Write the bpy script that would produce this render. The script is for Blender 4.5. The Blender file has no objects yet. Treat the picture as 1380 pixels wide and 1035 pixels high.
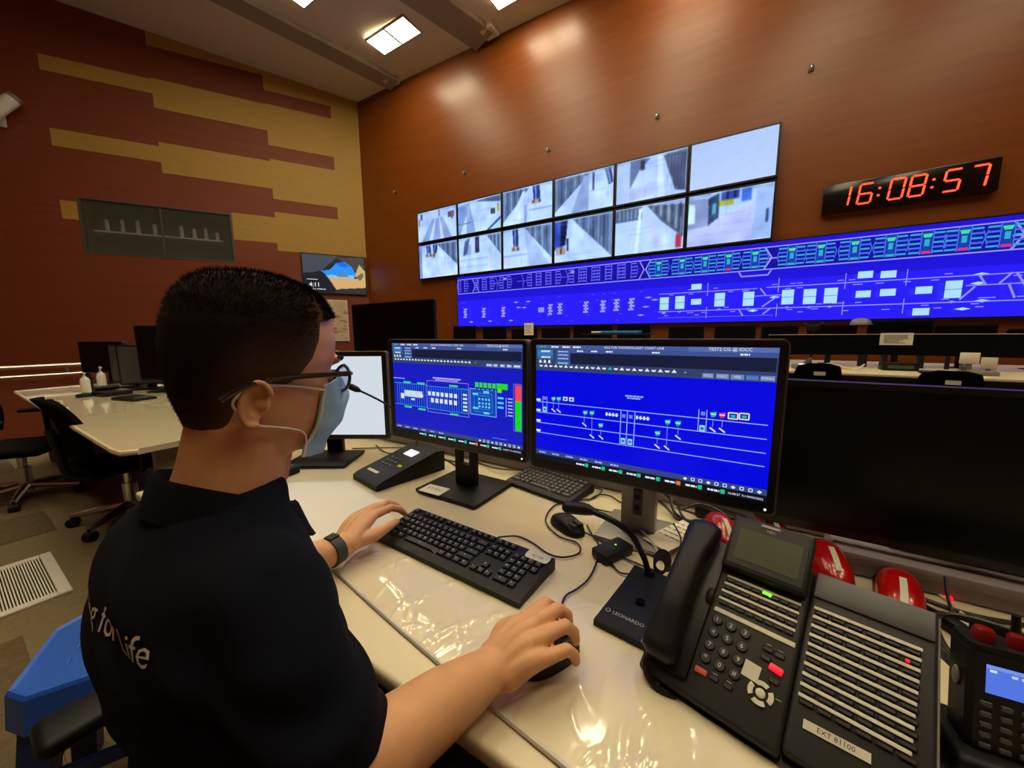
import bpy, bmesh, math, random
import numpy as np
from mathutils import Vector, Matrix, Euler
random.seed(7); rng = np.random.default_rng(7)
SC = bpy.context.scene
COL = SC.collection
R_ = math.radians

# ------------------------------------------------------------------ camera
YAW, PITCH, ROLL = R_(32.7), 0.13632, -0.00774
cam_d = bpy.data.cameras.new('camera')
cam = bpy.data.objects.new('camera', cam_d); COL.objects.link(cam)
_fw = Vector((-math.sin(YAW), math.cos(YAW), 0)); _rt = Vector((math.cos(YAW), math.sin(YAW), 0)); _up = Vector((0, 0, 1))
_F = _fw * math.cos(PITCH) - _up * math.sin(PITCH)
_V = _fw * math.sin(PITCH) + _up * math.cos(PITCH)
_X = _rt * math.cos(ROLL) + _V * math.sin(ROLL)
_Y = -_rt * math.sin(ROLL) + _V * math.cos(ROLL)
_m = Matrix((_X, _Y, -_F)).transposed().to_4x4(); _m.translation = (0, 0, 1.27)
cam.matrix_world = _m
cam_d.sensor_width = 36; cam_d.lens = 504.15 / 1380 * 36
cam_d.clip_start = 0.02; cam_d.clip_end = 100
SC.camera = cam

# ------------------------------------------------------------------ world, exposure
SC.view_settings.view_transform = 'Standard'
SC.view_settings.look = 'None'
SC.view_settings.gamma = 1.0
SC.view_settings.use_curve_mapping = False
SC.view_settings.exposure = 0.0
LAMP_STRENGTH = 23.0
LAMP_COLOUR = (1.0, 0.84, 0.54)
W = bpy.data.worlds.new('world'); SC.world = W; W.use_nodes = True
W.node_tree.nodes['Background'].inputs[0].default_value = (0.9, 0.75, 0.55, 1)
W.node_tree.nodes['Background'].inputs[1].default_value = 0.02

# ------------------------------------------------------------------ materials
def lin(c):
    c = c / 255.0
    return c / 12.92 if c <= 0.04045 else ((c + 0.055) / 1.055) ** 2.4
def rgb(r, g, b): return (lin(r), lin(g), lin(b), 1)
MATS = {}
def mat(name, col, rough=0.5, metal=0.0, vary=0.12, scale=12.0, bump=0.0, bscale=200.0, coat=0.0, spec=0.5,
        stretch=(1, 1, 1), emit=None, estr=1.0, sss=0.0, sheen=0.0, trans=0.0, alpha=1.0, detail=4.0, rvar=0.0):
    m = bpy.data.materials.new(name); m.use_nodes = True
    nt = m.node_tree; b = nt.nodes['Principled BSDF']
    tc = nt.nodes.new('ShaderNodeTexCoord'); mp = nt.nodes.new('ShaderNodeMapping')
    mp.inputs['Scale'].default_value = stretch
    nt.links.new(tc.outputs['Object'], mp.inputs[0])
    nz = nt.nodes.new('ShaderNodeTexNoise'); nz.inputs['Scale'].default_value = scale; nz.inputs['Detail'].default_value = detail
    nt.links.new(mp.outputs[0], nz.inputs['Vector'])
    cr = nt.nodes.new('ShaderNodeValToRGB')
    lo = [max(0, c * (1 - vary)) for c in col[:3]]; hi = [min(1, c * (1 + vary)) for c in col[:3]]
    cr.color_ramp.elements[0].color = (*lo, 1); cr.color_ramp.elements[1].color = (*hi, 1)
    cr.color_ramp.elements[0].position = .3; cr.color_ramp.elements[1].position = .7
    nt.links.new(nz.outputs['Fac'], cr.inputs[0]); nt.links.new(cr.outputs[0], b.inputs['Base Color'])
    b.inputs['Roughness'].default_value = rough; b.inputs['Metallic'].default_value = metal
    b.inputs['Specular IOR Level'].default_value = spec
    b.inputs['Coat Weight'].default_value = coat; b.inputs['Coat Roughness'].default_value = 0.05
    if rvar:
        mr = nt.nodes.new('ShaderNodeMapRange'); mr.inputs['To Min'].default_value = max(0, rough - rvar); mr.inputs['To Max'].default_value = min(1, rough + rvar)
        nt.links.new(nz.outputs['Fac'], mr.inputs[0]); nt.links.new(mr.outputs[0], b.inputs['Roughness'])
    if sss: 
        b.inputs['Subsurface Weight'].default_value = sss; b.inputs['Subsurface Radius'].default_value = (.012, .005, .003); b.inputs['Subsurface Scale'].default_value = .6
    if sheen: b.inputs['Sheen Weight'].default_value = sheen
    if trans: b.inputs['Transmission Weight'].default_value = trans
    b.inputs['Alpha'].default_value = alpha
    if bump:
        n2 = nt.nodes.new('ShaderNodeTexNoise'); n2.inputs['Scale'].default_value = bscale; n2.inputs['Detail'].default_value = 3
        nt.links.new(mp.outputs[0], n2.inputs['Vector'])
        bp = nt.nodes.new('ShaderNodeBump'); bp.inputs['Strength'].default_value = bump; bp.inputs['Distance'].default_value = .002
        nt.links.new(n2.outputs['Fac'], bp.inputs['Height']); nt.links.new(bp.outputs[0], b.inputs['Normal'])
    if emit:
        b.inputs['Emission Color'].default_value = emit; b.inputs['Emission Strength'].default_value = estr
    MATS[name] = m
    return m
def screen_mat(name, strength, rough=.25):
    """a lit display: its picture is a colour attribute of the screen mesh"""
    m = bpy.data.materials.new(name); m.use_nodes = True
    nt = m.node_tree; b = nt.nodes['Principled BSDF']
    at_ = nt.nodes.new('ShaderNodeAttribute'); at_.attribute_name = 'picture'
    b.inputs['Base Color'].default_value = (.004, .004, .005, 1); b.inputs['Roughness'].default_value = rough
    b.inputs['Specular IOR Level'].default_value = .25
    nt.links.new(at_.outputs['Color'], b.inputs['Emission Color']); b.inputs['Emission Strength'].default_value = strength
    MATS[name] = m
    return m

def wood_mat(name, c1, c2, rough, stretch, coat=0.0):
    m = bpy.data.materials.new(name); m.use_nodes = True
    nt = m.node_tree; b = nt.nodes['Principled BSDF']
    tc = nt.nodes.new('ShaderNodeTexCoord'); mp = nt.nodes.new('ShaderNodeMapping'); mp.inputs['Scale'].default_value = stretch
    nt.links.new(tc.outputs['Object'], mp.inputs[0])
    nz = nt.nodes.new('ShaderNodeTexNoise'); nz.inputs['Scale'].default_value = 1.0; nz.inputs['Detail'].default_value = 8; nz.inputs['Roughness'].default_value = .6; nz.inputs['Distortion'].default_value = .4
    nt.links.new(mp.outputs[0], nz.inputs['Vector'])
    cr = nt.nodes.new('ShaderNodeValToRGB'); cr.color_ramp.elements[0].color = c1; cr.color_ramp.elements[1].color = c2
    cr.color_ramp.elements[0].position = .3; cr.color_ramp.elements[1].position = .72
    nt.links.new(nz.outputs['Fac'], cr.inputs[0]); nt.links.new(cr.outputs[0], b.inputs['Base Color'])
    b.inputs['Roughness'].default_value = rough; b.inputs['Coat Weight'].default_value = coat; b.inputs['Coat Roughness'].default_value = .3
    bp = nt.nodes.new('ShaderNodeBump'); bp.inputs['Strength'].default_value = .08; bp.inputs['Distance'].default_value = .003
    nt.links.new(nz.outputs['Fac'], bp.inputs['Height']); nt.links.new(bp.outputs[0], b.inputs['Normal'])
    MATS[name] = m
    return m

wood_mat('wood_front', rgb(116, 58, 13), rgb(130, 68, 16), .33, (.5, .5, 9))
wood_mat('wood_left', rgb(112, 46, 13), rgb(124, 54, 16), .6, (.4, .4, 14))
mat('yellow_panel', rgb(168, 132, 54), .6, vary=.06, scale=2, stretch=(1, 1, 8), bump=.05)
mat('ceiling_paint', rgb(214, 206, 190), .9, vary=.04)
mat('beam_paint', rgb(150, 142, 126), .9, vary=.05)
mat('carpet_plain', rgb(116, 102, 70), .95, vary=.14, scale=40, bump=.5, bscale=600, sheen=.1)
mat('carpet_a', rgb(92, 78, 54), .95, vary=.2, scale=30, bump=.5, bscale=600)
mat('carpet_b', rgb(76, 63, 42), .95, vary=.2, scale=30, bump=.5, bscale=600)
mat('carpet_c', rgb(110, 94, 64), .95, vary=.2, scale=30, bump=.5, bscale=600)
mat('lamp', rgb(255, 240, 200), .5, vary=.01, emit=(*LAMP_COLOUR, 1), estr=LAMP_STRENGTH)
mat('white_paint', rgb(215, 210, 200), .5, vary=.04)
mat('steel', rgb(190, 190, 188), .28, metal=1.0, vary=.06)
mat('chrome', rgb(205, 205, 205), .15, metal=1.0, vary=.03)
mat('black_plastic', rgb(14, 14, 15), .5, spec=.3, vary=.15, bump=.06, bscale=900)
mat('black_gloss', rgb(10, 10, 11), .18, vary=.1)
mat('bezel', rgb(16, 16, 17), .35, vary=.1)
mat('bezel_edge', rgb(92, 90, 84), .4, vary=.08)
mat('grey_plastic', rgb(72, 74, 74), .45, vary=.08)
mat('mid_grey', rgb(120, 120, 116), .5, vary=.06)
mat('silver_plastic', rgb(150, 150, 145), .38, metal=.35, vary=.06)
mat('off_screen', rgb(4, 4, 5), .3, vary=.05, spec=.25)
mat('desk_white', rgb(218, 206, 172), .32, vary=.03, scale=3)
mat('desk_film', rgb(222, 212, 180), .14, vary=.03, scale=3, coat=.8)
mat('desk_body', rgb(46, 42, 36), .6, vary=.1)
mat('desk_panel', rgb(134, 126, 108), .6, vary=.06)
mat('upstand', rgb(150, 140, 148), .5, vary=.04)
mat('paper', rgb(225, 220, 205), .8, vary=.04)
mat('ink', rgb(40, 40, 46), .7, vary=.1)
mat('white_plastic', rgb(222, 222, 216), .4, vary=.04)
mat('white_label', rgb(200, 198, 182), .6, vary=.05)
mat('key_legend', rgb(205, 205, 200), .6, vary=.02)
mat('phone_body', rgb(36, 37, 35), .5, spec=.3, vary=.1, bump=.08, bscale=900)
mat('phone_dark', rgb(13, 13, 13), .45, vary=.1)
mat('lcd', rgb(80, 86, 66), .2, vary=.06)
mat('strip_white', rgb(205, 203, 186), .5, vary=.05)
mat('led_green', rgb(60, 200, 20), .4, emit=rgb(110, 255, 30), estr=2.2)
mat('led_red', rgb(200, 10, 10), .4, emit=rgb(255, 20, 40), estr=1.3)
mat('led_teal', rgb(20, 200, 120), .4, emit=rgb(40, 255, 150), estr=2.0)
mat('led_white', rgb(230, 230, 230), .4, emit=rgb(240, 240, 255), estr=1.5)
mat('clock_led', rgb(200, 10, 5), .4, emit=(1.0, .035, .012, 1), estr=5.0)
mat('red_plastic', rgb(172, 12, 12), .22, vary=.08, coat=.4)
mat('red_dark', rgb(120, 12, 10), .35, vary=.08)
mat('orange_button', rgb(200, 80, 60), .5, vary=.05)
mat('blue_plastic', rgb(22, 84, 190), .42, vary=.08, bump=.05, bscale=400)
mat('blue_shaded', rgb(14, 40, 96), .5, vary=.08)  # the stool's blue with the shadow under its seat put into the colour
mat('blue_folder', rgb(40, 120, 210), .5, vary=.05)
mat('fabric_black', rgb(14, 14, 15), .95, spec=.1, vary=.2, scale=60, bump=.35, bscale=900)
mat('mesh_black', rgb(9, 9, 10), .95, spec=.08, vary=.2, scale=60, bump=.5, bscale=700)
mat('navy', rgb(13, 17, 28), .95, vary=.12, scale=25, bump=.3, bscale=1400, spec=.15)
mat('navy_dark', rgb(11, 14, 23), .95, spec=.15, vary=.12, scale=25, bump=.3, bscale=1400)
mat('trouser', rgb(15, 15, 17), .9, vary=.15, bump=.3, bscale=900)
mat('skin', rgb(212, 158, 112), .5, vary=.06, scale=28, sss=.05, bump=.1, bscale=350, spec=.4)
mat('hair', rgb(34, 26, 20), .9, vary=.3, scale=80, spec=.1)
mat('scalp', rgb(40, 29, 23), .7, vary=.25, scale=120, spec=.25)
mat('mask_blue', rgb(158, 206, 232), .85, vary=.04, bump=.15, bscale=1200)
mat('mask_white', rgb(228, 228, 222), .85, vary=.03)
mat('tortoise', rgb(40, 26, 18), .25, vary=.4, scale=60)
mat('lens_glass', rgb(235, 235, 225), .03, vary=.01, trans=1.0, alpha=.35)
mat('eye_white', rgb(220, 215, 205), .2, vary=.02)
mat('watch', rgb(52, 56, 54), .6, vary=.08)
mat('text_white', rgb(215, 210, 195), .7, vary=.04)
mat('text_grey', rgb(178, 178, 170), .6, vary=.04)
mat('cable_black', rgb(18, 17, 16), .45, vary=.1)
mat('cable_white', rgb(205, 202, 190), .45, vary=.05)
mat('map_print', rgb(196, 178, 150), .8, vary=.12, scale=9, detail=8)
mat('map_red', rgb(176, 120, 96), .8, vary=.2, scale=14)
mat('window_back', rgb(104, 104, 90), .9, vary=.1)
mat('window_shape', rgb(225, 224, 208), .8, vary=.1)
mat('pane', rgb(90, 92, 84), .12, vary=.03, alpha=.32)
mat('clear_bottle', rgb(228, 230, 226), .2, vary=.03)
mat('yellow_trim', rgb(200, 180, 40), .5, vary=.05)
mat('rim_line', rgb(205, 165, 165), .4, vary=.05)
def attr_mat(name, rough):
    m = bpy.data.materials.new(name); m.use_nodes = True; nt = m.node_tree; b = nt.nodes['Principled BSDF']
    a_ = nt.nodes.new('ShaderNodeAttribute'); a_.attribute_name = 'picture'
    nz = nt.nodes.new('ShaderNodeTexNoise'); nz.inputs['Scale'].default_value = 900
    mx = nt.nodes.new('ShaderNodeMix'); mx.data_type = 'RGBA'; mx.blend_type = 'MULTIPLY'; mx.inputs[0].default_value = .6
    nt.links.new(a_.outputs['Color'], mx.inputs[6]); nt.links.new(nz.outputs['Fac'], mx.inputs[7]); nt.links.new(mx.outputs[2], b.inputs['Base Color'])
    b.inputs['Roughness'].default_value = rough; b.inputs['Specular IOR Level'].default_value = .15; MATS[name] = m
attr_mat('scalp_fade', .9)
screen_mat('screen_cctv', 1.05); screen_mat('screen_wall', 1.0); screen_mat('screen_desk', .95); screen_mat('screen_tv', 1.1)

# ------------------------------------------------------------------ mesh helpers
class MB:
    """collects shapes for one mesh object"""
    def __init__(s): s.v = []; s.f = []; s.c = []
    def add(s, vf, M=None, col=None):
        v, f = vf; o = len(s.v)
        if M is not None: v = [tuple(M @ Vector(p)) for p in v]
        s.v += [tuple(p) for p in v]; s.f += [tuple(i + o for i in q) for q in f]
        if col is not None: s.c += [col] * len(v)
        return s
    def box(s, x0, x1, y0, y1, z0, z1, M=None): return s.add(g_box(x0, x1, y0, y1, z0, z1), M)
    def rbox(s, x0, x1, y0, y1, z0, z1, r=.004, seg=2, M=None): return s.add(g_rbox(x0, x1, y0, y1, z0, z1, r, seg), M)
    def tube(s, pts, r, n=8, M=None, caps=True): return s.add(g_tube(pts, r, n, caps), M)
    def cyl(s, p0, p1, r0, r1=None, n=20, M=None): return s.add(g_tube([p0, p1], [r0, r0 if r1 is None else r1], n), M)
    def lathe(s, prof, n=24, M=None): return s.add(g_lathe(prof, n), M)
    def prism(s, poly, z0, z1, M=None): return s.add(g_prism(poly, z0, z1), M)
    def ball(s, c, r, n=16, M=None): return s.add(g_ball(c, r, n), M)
    def mesh(s, name='m', smooth=True, angle=35):
        me = bpy.data.meshes.new(name); me.from_pydata(s.v, [], s.f); me.update()
        if s.c and len(s.c) == len(s.v):
            a = me.attributes.new('picture', 'FLOAT_COLOR', 'POINT')
            a.data.foreach_set('color', np.array(s.c, dtype=np.float32).ravel())
        if smooth:
            me.shade_smooth(); me.set_sharp_from_angle(angle=R_(angle))
        return me
def g_box(x0, x1, y0, y1, z0, z1):
    v = [(x, y, z) for x in (x0, x1) for y in (y0, y1) for z in (z0, z1)]
    return v, [(0, 1, 3, 2), (4, 6, 7, 5), (0, 4, 5, 1), (2, 3, 7, 6), (0, 2, 6, 4), (1, 5, 7, 3)]
def g_rbox(x0, x1, y0, y1, z0, z1, r, seg=2):
    bm = bmesh.new()
    v, f = g_box(x0, x1, y0, y1, z0, z1)
    vs = [bm.verts.new(p) for p in v]
    for q in f: bm.faces.new([vs[i] for i in q])
    r = min(r, .49 * min(x1 - x0, y1 - y0, z1 - z0))
    bmesh.ops.bevel(bm, geom=list(bm.edges), offset=r, segments=seg, profile=.5, affect='EDGES')
    bmesh.ops.recalc_face_normals(bm, faces=list(bm.faces))
    bm.verts.index_update()
    out = [tuple(p.co) for p in bm.verts], [tuple(l.index for l in q.verts) for q in bm.faces]
    bm.free(); return out
def g_tube(pts, r, n=8, caps=True):
    P = [Vector(p) for p in pts]; k = len(P)
    rr = r if isinstance(r, (list, tuple)) else [r] * k
    v = []; f = []
    T = []
    for i in range(k):
        a = P[max(0, i - 1)]; b = P[min(k - 1, i + 1)]
        t = (b - a); T.append(t.normalized() if t.length > 1e-9 else Vector((0, 0, 1)))
    u = T[0].orthogonal().normalized()
    for i in range(k):
        u = (u - T[i] * u.dot(T[i]))
        u = u.normalized() if u.length > 1e-6 else T[i].orthogonal().normalized()
        w = T[i].cross(u)
        for j in range(n):
            a = 2 * math.pi * j / n
            v.append(tuple(P[i] + (u * math.cos(a) + w * math.sin(a)) * rr[i]))
    for i in range(k - 1):
        for j in range(n):
            f.append((i * n + j, i * n + (j + 1) % n, (i + 1) * n + (j + 1) % n, (i + 1) * n + j))
    if caps:
        f.append(tuple(range(n - 1, -1, -1))); f.append(tuple((k - 1) * n + j for j in range(n)))
    return v, f
def g_lathe(prof, n=24):
    v = []; f = []
    for (r, z) in prof:
        for j in range(n):
            a = 2 * math.pi * j / n; v.append((r * math.cos(a), r * math.sin(a), z))
    k = len(prof)
    for i in range(k - 1):
        for j in range(n):
            f.append((i * n + j, i * n + (j + 1) % n, (i + 1) * n + (j + 1) % n, (i + 1) * n + j))
    f.append(tuple(range(n - 1, -1, -1))); f.append(tuple((k - 1) * n + j for j in range(n)))
    return v, f
def g_prism(poly, z0, z1):
    n = len(poly)
    v = [(x, y, z0) for x, y in poly] + [(x, y, z1) for x, y in poly]
    f = [tuple(range(n - 1, -1, -1)), tuple(range(n, 2 * n))] + [(i, (i + 1) % n, n + (i + 1) % n, n + i) for i in range(n)]
    return v, f
def g_ball(c, r, n=16):
    if not isinstance(r, (tuple, list)): r = (r, r, r)
    m = max(6, n // 2); v = [(c[0], c[1], c[2] - r[2])]; f = []
    for i in range(1, m):
        t = math.pi * i / m
        for j in range(n):
            a = 2 * math.pi * j / n
            v.append((c[0] + r[0] * math.sin(t) * math.cos(a), c[1] + r[1] * math.sin(t) * math.sin(a), c[2] - r[2] * math.cos(t)))
    v.append((c[0], c[1], c[2] + r[2])); e = len(v) - 1
    for j in range(n): f.append((0, 1 + (j + 1) % n, 1 + j))
    for i in range(m - 2):
        for j in range(n):
            a = 1 + i * n + j; b = 1 + i * n + (j + 1) % n; f.append((a, b, b + n, a + n))
    for j in range(n): f.append((e, 1 + (m - 2) * n + j, 1 + (m - 2) * n + (j + 1) % n))
    return v, f
def spline(pts, n=8):
    """Catmull-Rom through the points"""
    P = [Vector(p) for p in pts]; P = [P[0] * 2 - P[1]] + P + [P[-1] * 2 - P[-2]]; out = []
    for i in range(1, len(P) - 2):
        for k in range(n):
            t = k / n; a, b, c, d = P[i - 1], P[i], P[i + 1], P[i + 2]
            out.append(.5 * ((2 * b) + (c - a) * t + (2 * a - 5 * b + 4 * c - d) * t * t + (3 * b - a - 3 * c + d) * t ** 3))
    out.append(P[-2]); return [tuple(p) for p in out]
def g_text(s, size, z=0.0, ext=0.0, align='CENTER'):
    cu = bpy.data.curves.new('lettering', 'FONT'); cu.body = s; cu.size = size; cu.resolution_u = 2; cu.extrude = ext
    cu.align_x = align; cu.align_y = 'CENTER'
    ob = bpy.data.objects.new('lettering', cu); me = bpy.data.meshes.new_from_object(ob)
    v = [(p.co.x, p.co.y, p.co.z + z) for p in me.vertices]; f = [tuple(p.vertices) for p in me.polygons]
    bpy.data.objects.remove(ob); bpy.data.curves.remove(cu); bpy.data.meshes.remove(me)
    return v, f

def obj(name, mb, m, parent=None, M=None, smooth=True, angle=35, label=None):
    me = mb.mesh(name, smooth, angle) if isinstance(mb, MB) else mb
    o = bpy.data.objects.new(name, me); COL.objects.link(o)
    if m is not None and len(me.materials) == 0: me.materials.append(MATS[m] if isinstance(m, str) else m)
    if parent is not None: o.parent = parent
    if M is not None: o.matrix_local = M if isinstance(M, Matrix) else Matrix.Translation(M)
    if label: o['label'] = label
    return o
def tag(o, label, cat, group=None, kind=None):
    o['label'] = label
    if cat: o['category'] = cat
    if group: o['group'] = group
    if kind: o['kind'] = kind
    return o
def struct(name, mb, m, parent=None, label=None, **k):
    o = obj(name, mb, m, parent, **k)
    if parent is None: o['kind'] = 'structure'
    if label: o['label'] = label
    return o
def thing(name, label, cat, loc=(0, 0, 0), rotz=0.0, group=None, M=None):
    o = bpy.data.objects.new(name, None); COL.objects.link(o); o.empty_display_size = .05
    if M is not None: o.matrix_world = M
    else: o.location = loc; o.rotation_euler = (0, 0, rotz)
    return tag(o, label, cat, group)
def copy_tree(o, parent=None):
    c = o.copy(); COL.objects.link(c)
    if parent is not None: c.parent = parent
    for ch in list(o.children): copy_tree(ch, c)
    return c
def T(x, y, z): return Matrix.Translation((x, y, z))
def RZ(a): return Matrix.Rotation(a, 4, 'Z')
def RX(a): return Matrix.Rotation(a, 4, 'X')
def RY(a): return Matrix.Rotation(a, 4, 'Y')
ORD = ['first', 'second', 'third', 'fourth', 'fifth', 'sixth', 'seventh', 'eighth', 'ninth', 'tenth', 'eleventh', 'twelfth', 'thirteenth', 'fourteenth', 'fifteenth']

# ------------------------------------------------------------------ room
FY = 9.5; CX = -12.68                     # front wall plane, corner with the left wall
LA = R_(60.4); LD = Vector((-math.cos(LA), -math.sin(LA), 0)); LN = Vector((math.sin(LA), -math.cos(LA), 0))
def lw(s, z, out=0.0): return Vector((CX, FY, 0)) + LD * s + LN * out + Vector((0, 0, z))
def zc(x, y): return 9.6 - .036 * (x + 12.68) - .0716 * (y - 9.5)
# matrix: local x runs along the left wall towards the corner, local -y looks into the room
ML = Matrix.Translation((CX, FY, 0)) @ Matrix.Rotation(LA, 4, 'Z')

struct('floor', MB().box(-22, 8, -7, 12, -.2, 0), 'carpet_plain', label='plain beige carpet floor')
FLOOR = bpy.data.objects['floor']
pm = {k: MB().rbox(0, .497, 0, .247, -.004, .004, .002, 1).mesh('carpet_tile') for k in 'abc'}
for k in 'abc': pm[k].materials.append(MATS['carpet_' + k])
for j in range(10):
    y0 = .33 - .25 * (j + 1)
    for i in range(13):
        x0 = -7.3 + .5 * i + (.25 if j % 2 else 0)
        if x0 + .5 > -3.42 and x0 < -2.78 and y0 < .26 and y0 + .25 > -.37: continue
        o = obj('carpet_tile', pm[random.choice('aabbc')], None, FLOOR, (x0, y0, 0))
# floor grille
g = thing('floor_grille', 'white slatted metal grille set into the carpet beside the blue stool', 'grille', (-3.1, -.055, 0))
fm = MB()
for a in ((-.31, .31, -.31, -.265), (-.31, .31, .265, .31), (-.31, -.265, -.265, .265), (.265, .31, -.265, .265)): fm.rbox(*a, 0, .014, .003, 1)
obj('frame', fm, 'white_paint', g)
obj('duct', MB().box(-.27, .27, -.27, .27, -.02, .003), 'black_plastic', g)
sl = MB().box(-.265, .265, -.0026, .0026, .004, .012).mesh('slat'); sl.materials.append(MATS['white_paint'])
for i in range(52): obj('slat', sl, None, g, (0, -.2575 + .0101 * i, 0))

# ceiling
cm = MB(); xs = (-22, 8); ys = (-7, 10)
cm.v = [(x, y, zc(x, y)) for x in xs for y in ys] + [(x, y, zc(x, y) + .3) for x in xs for y in ys]
cm.f = [(0, 1, 3, 2), (4, 6, 7, 5), (0, 4, 5, 1), (2, 3, 7, 6), (0, 2, 6, 4), (1, 5, 7, 3)]
struct('ceiling', cm, 'ceiling_paint', label='pale plaster ceiling')
def beam(name, xa, ya, w, lab):
    """shallow dark beam running away from the camera under the ceiling"""
    ang = R_(72); d = Vector((math.cos(ang), math.sin(ang), 0)); n = Vector((math.sin(ang), -math.cos(ang), 0))
    b = MB(); a0 = Vector((xa, ya, 0)); a0 = a0 + d * ((FY - ya) / d.y); a1 = a0 - d * 16.5
    for p in (a0, a0 + n * w, a1 + n * w, a1): b.v.append((p.x, min(p.y, FY), zc(p.x, p.y) + .02))
    for p in (a0, a0 + n * w, a1 + n * w, a1): b.v.append((p.x, min(p.y, FY), zc(p.x, p.y) - .14))
    b.f = [(0, 1, 2, 3), (7, 6, 5, 4), (0, 4, 5, 1), (1, 5, 6, 2), (2, 6, 7, 3), (3, 7, 4, 0)]
    struct(name, b, 'beam_paint', label=lab, smooth=False)
beam('trim_1', -12.055, 5.823, .62, 'dark painted ceiling beam near the striped wall')
beam('trim_2', -7.915, 7.437, .85, 'dark painted ceiling beam above the screen wall')
beam('trim_3', -3.6, 7.8, .85, 'dark painted ceiling beam out of view')

# ceiling lamps: a grid following the beams
lf = {}
def lamp(x, y, label):
    t = thing('ceiling_light', label, 'ceiling light', (x, y, zc(x, y) - .03), 0, 'square ceiling light panels')
    if not lf:
        fr = MB()
        for a in ((-.78, .78, -.34, -.31), (-.78, .78, .31, .34), (-.78, -.75, -.31, .31), (.75, .78, -.31, .31), (-.03, .03, -.31, .31)): fr.box(*a, -.036, .03)
        lf['f'] = fr.mesh('frame'); lf['f'].materials.append(MATS['beam_paint'])
        lf['d'] = MB().box(-.365, .365, -.31, .31, -.026, .02).mesh('diffuser', False); lf['d'].materials.append(MATS['lamp'])
    obj('frame', lf['f'], None, t)
    obj('diffuser', lf['d'], None, t, (-.382, 0, 0)); obj('diffuser', lf['d'], None, t, (.382, 0, 0))
names = {(0, 0): 'ceiling light panel closest to the striped wall corner, in full view', (0, 1): 'ceiling light panel cut by the top edge above the striped wall', (1, 0): 'ceiling light panel just showing at the top edge above the screen wall'}
for i in range(5):
    for j in range(6):
        x = -9.07 + 3.85 * i - .59 * j; y = 8.1 - 2.06 * j + .4 * i
        if y > 9.1 or y < -5 or (i > 2 and j < 2) or (i == 0 and j > 2): continue
        lamp(x, y, names.get((i, j), 'ceiling light panel out of view, row %s column %s' % (ORD[j], ORD[i])))
# small ceiling boxes where the beams meet the front wall
for k, (x, y) in enumerate(((-6.55, 9.22), (-10.55, 9.25))):
    t = thing('ceiling_bracket', 'small white ceiling bracket where the %s beam meets the screen wall' % ('wide' if k == 0 else 'narrow'), 'bracket', (x, y, zc(x, y) - .13))
    obj('housing', MB().rbox(-.2, .2, -.2, .2, 0, .13, .02), 'ceiling_paint', t)
    obj('flange', MB().rbox(-.24, .24, -.24, .24, .11, .14, .005), 'ceiling_paint', t)

# walls
struct('wall_front', MB().box(CX - .3, 8, FY, FY + .3, 0, 10.6), 'wood_front', label='orange-brown wood veneer wall behind the video screens')
# left wall in its own frame (x = -s), window opening s 4.12..7.68, z 3.65..5.2
wl = MB(); WS0, WS1, WZ0, WZ1 = 4.12, 7.68, 3.65, 5.2
for a in ((-20, 0, 0, WZ0), (-20, 0, WZ1, 11.2), (-20, -WS1, WZ0, WZ1), (-WS0, 0, WZ0, WZ1)): wl.box(a[0], a[1], 0, .3, a[2], a[3])
wall_left = struct('wall_left', wl, 'wood_left', M=ML, label='red-brown wall with stepped yellow panels')
yel = [(0, .9, 4.15, 9.9)] + [(.9, 2.88, a, b) for a, b in ((4.15, 5.43), (5.85, 7.12), (7.56, 8.83), (9.24, 9.9))] + \
      [(2.88, 5.72, a, b) for a, b in ((6.18, 7.05), (8.0, 8.81), (9.68, 10.15))] + [(2.88, 4.1, 4.4, 5.25)] + \
      [(5.72, 8.0, a, b) for a, b in ((6.48, 6.93), (8.38, 8.77))] + [(7.7, 8.03, 4.56, 5.06)]
for (s0, s1, z0, z1) in yel:
    obj('panel', MB().box(-s1, -s0, -.012, .001, z0, z1), 'yellow_panel', wall_left, smooth=False)
struct('wall_right', MB().box(8, 8.3, -7, 10, 0, 10.6), 'wood_left', label='brown side wall out of view')
struct('wall_back', MB().box(-22, 8, -7.3, -7, 0, 11.2), 'wood_left', label='brown rear wall out of view')

# gallery window
w = MB()
for a in ((-WS1, -WS1 + .04, WZ0, WZ1), (-WS0 - .04, -WS0, WZ0, WZ1), (-WS1, -WS0, WZ0, WZ0 + .04), (-WS1, -WS0, WZ1 - .04, WZ1)): w.box(a[0], a[1], -.015, .1, a[2], a[3])
win = obj('window_1', w, 'grey_plastic', None, ML); win['kind'] = 'structure'; win['label'] = 'grey tinted gallery window high on the striped wall'
mid = -(WS0 + WS1) / 2 + .0
obj('mullion', MB().box(mid - .02, mid + .02, .0, .08, WZ0, WZ1), 'grey_plastic', win)
for a, b in ((-WS1 + .04, mid - .02), (mid + .02, -WS0 - .04)):
    obj('pane', MB().box(a, b, .03, .045, WZ0 + .04, WZ1 - .04), 'pane', win)
obj('recess', MB().box(-WS1, -WS0, .9, .95, WZ0 - .3, WZ1 + .3).box(-WS1, -WS0, .3, .95, WZ0 - .1, WZ0).box(-WS1, -WS0, .3, .95, WZ1, WZ1 + .1).box(-WS1 - .05, -WS1, .3, .95, WZ0, WZ1).box(-WS0, -WS0 + .05, .3, .95, WZ0, WZ1), 'window_back', win)
obj('ledge', MB().box(-WS1 + .1, -WS0 - .35, .4, .6, 4.36, 4.41), 'window_shape', win)
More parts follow.
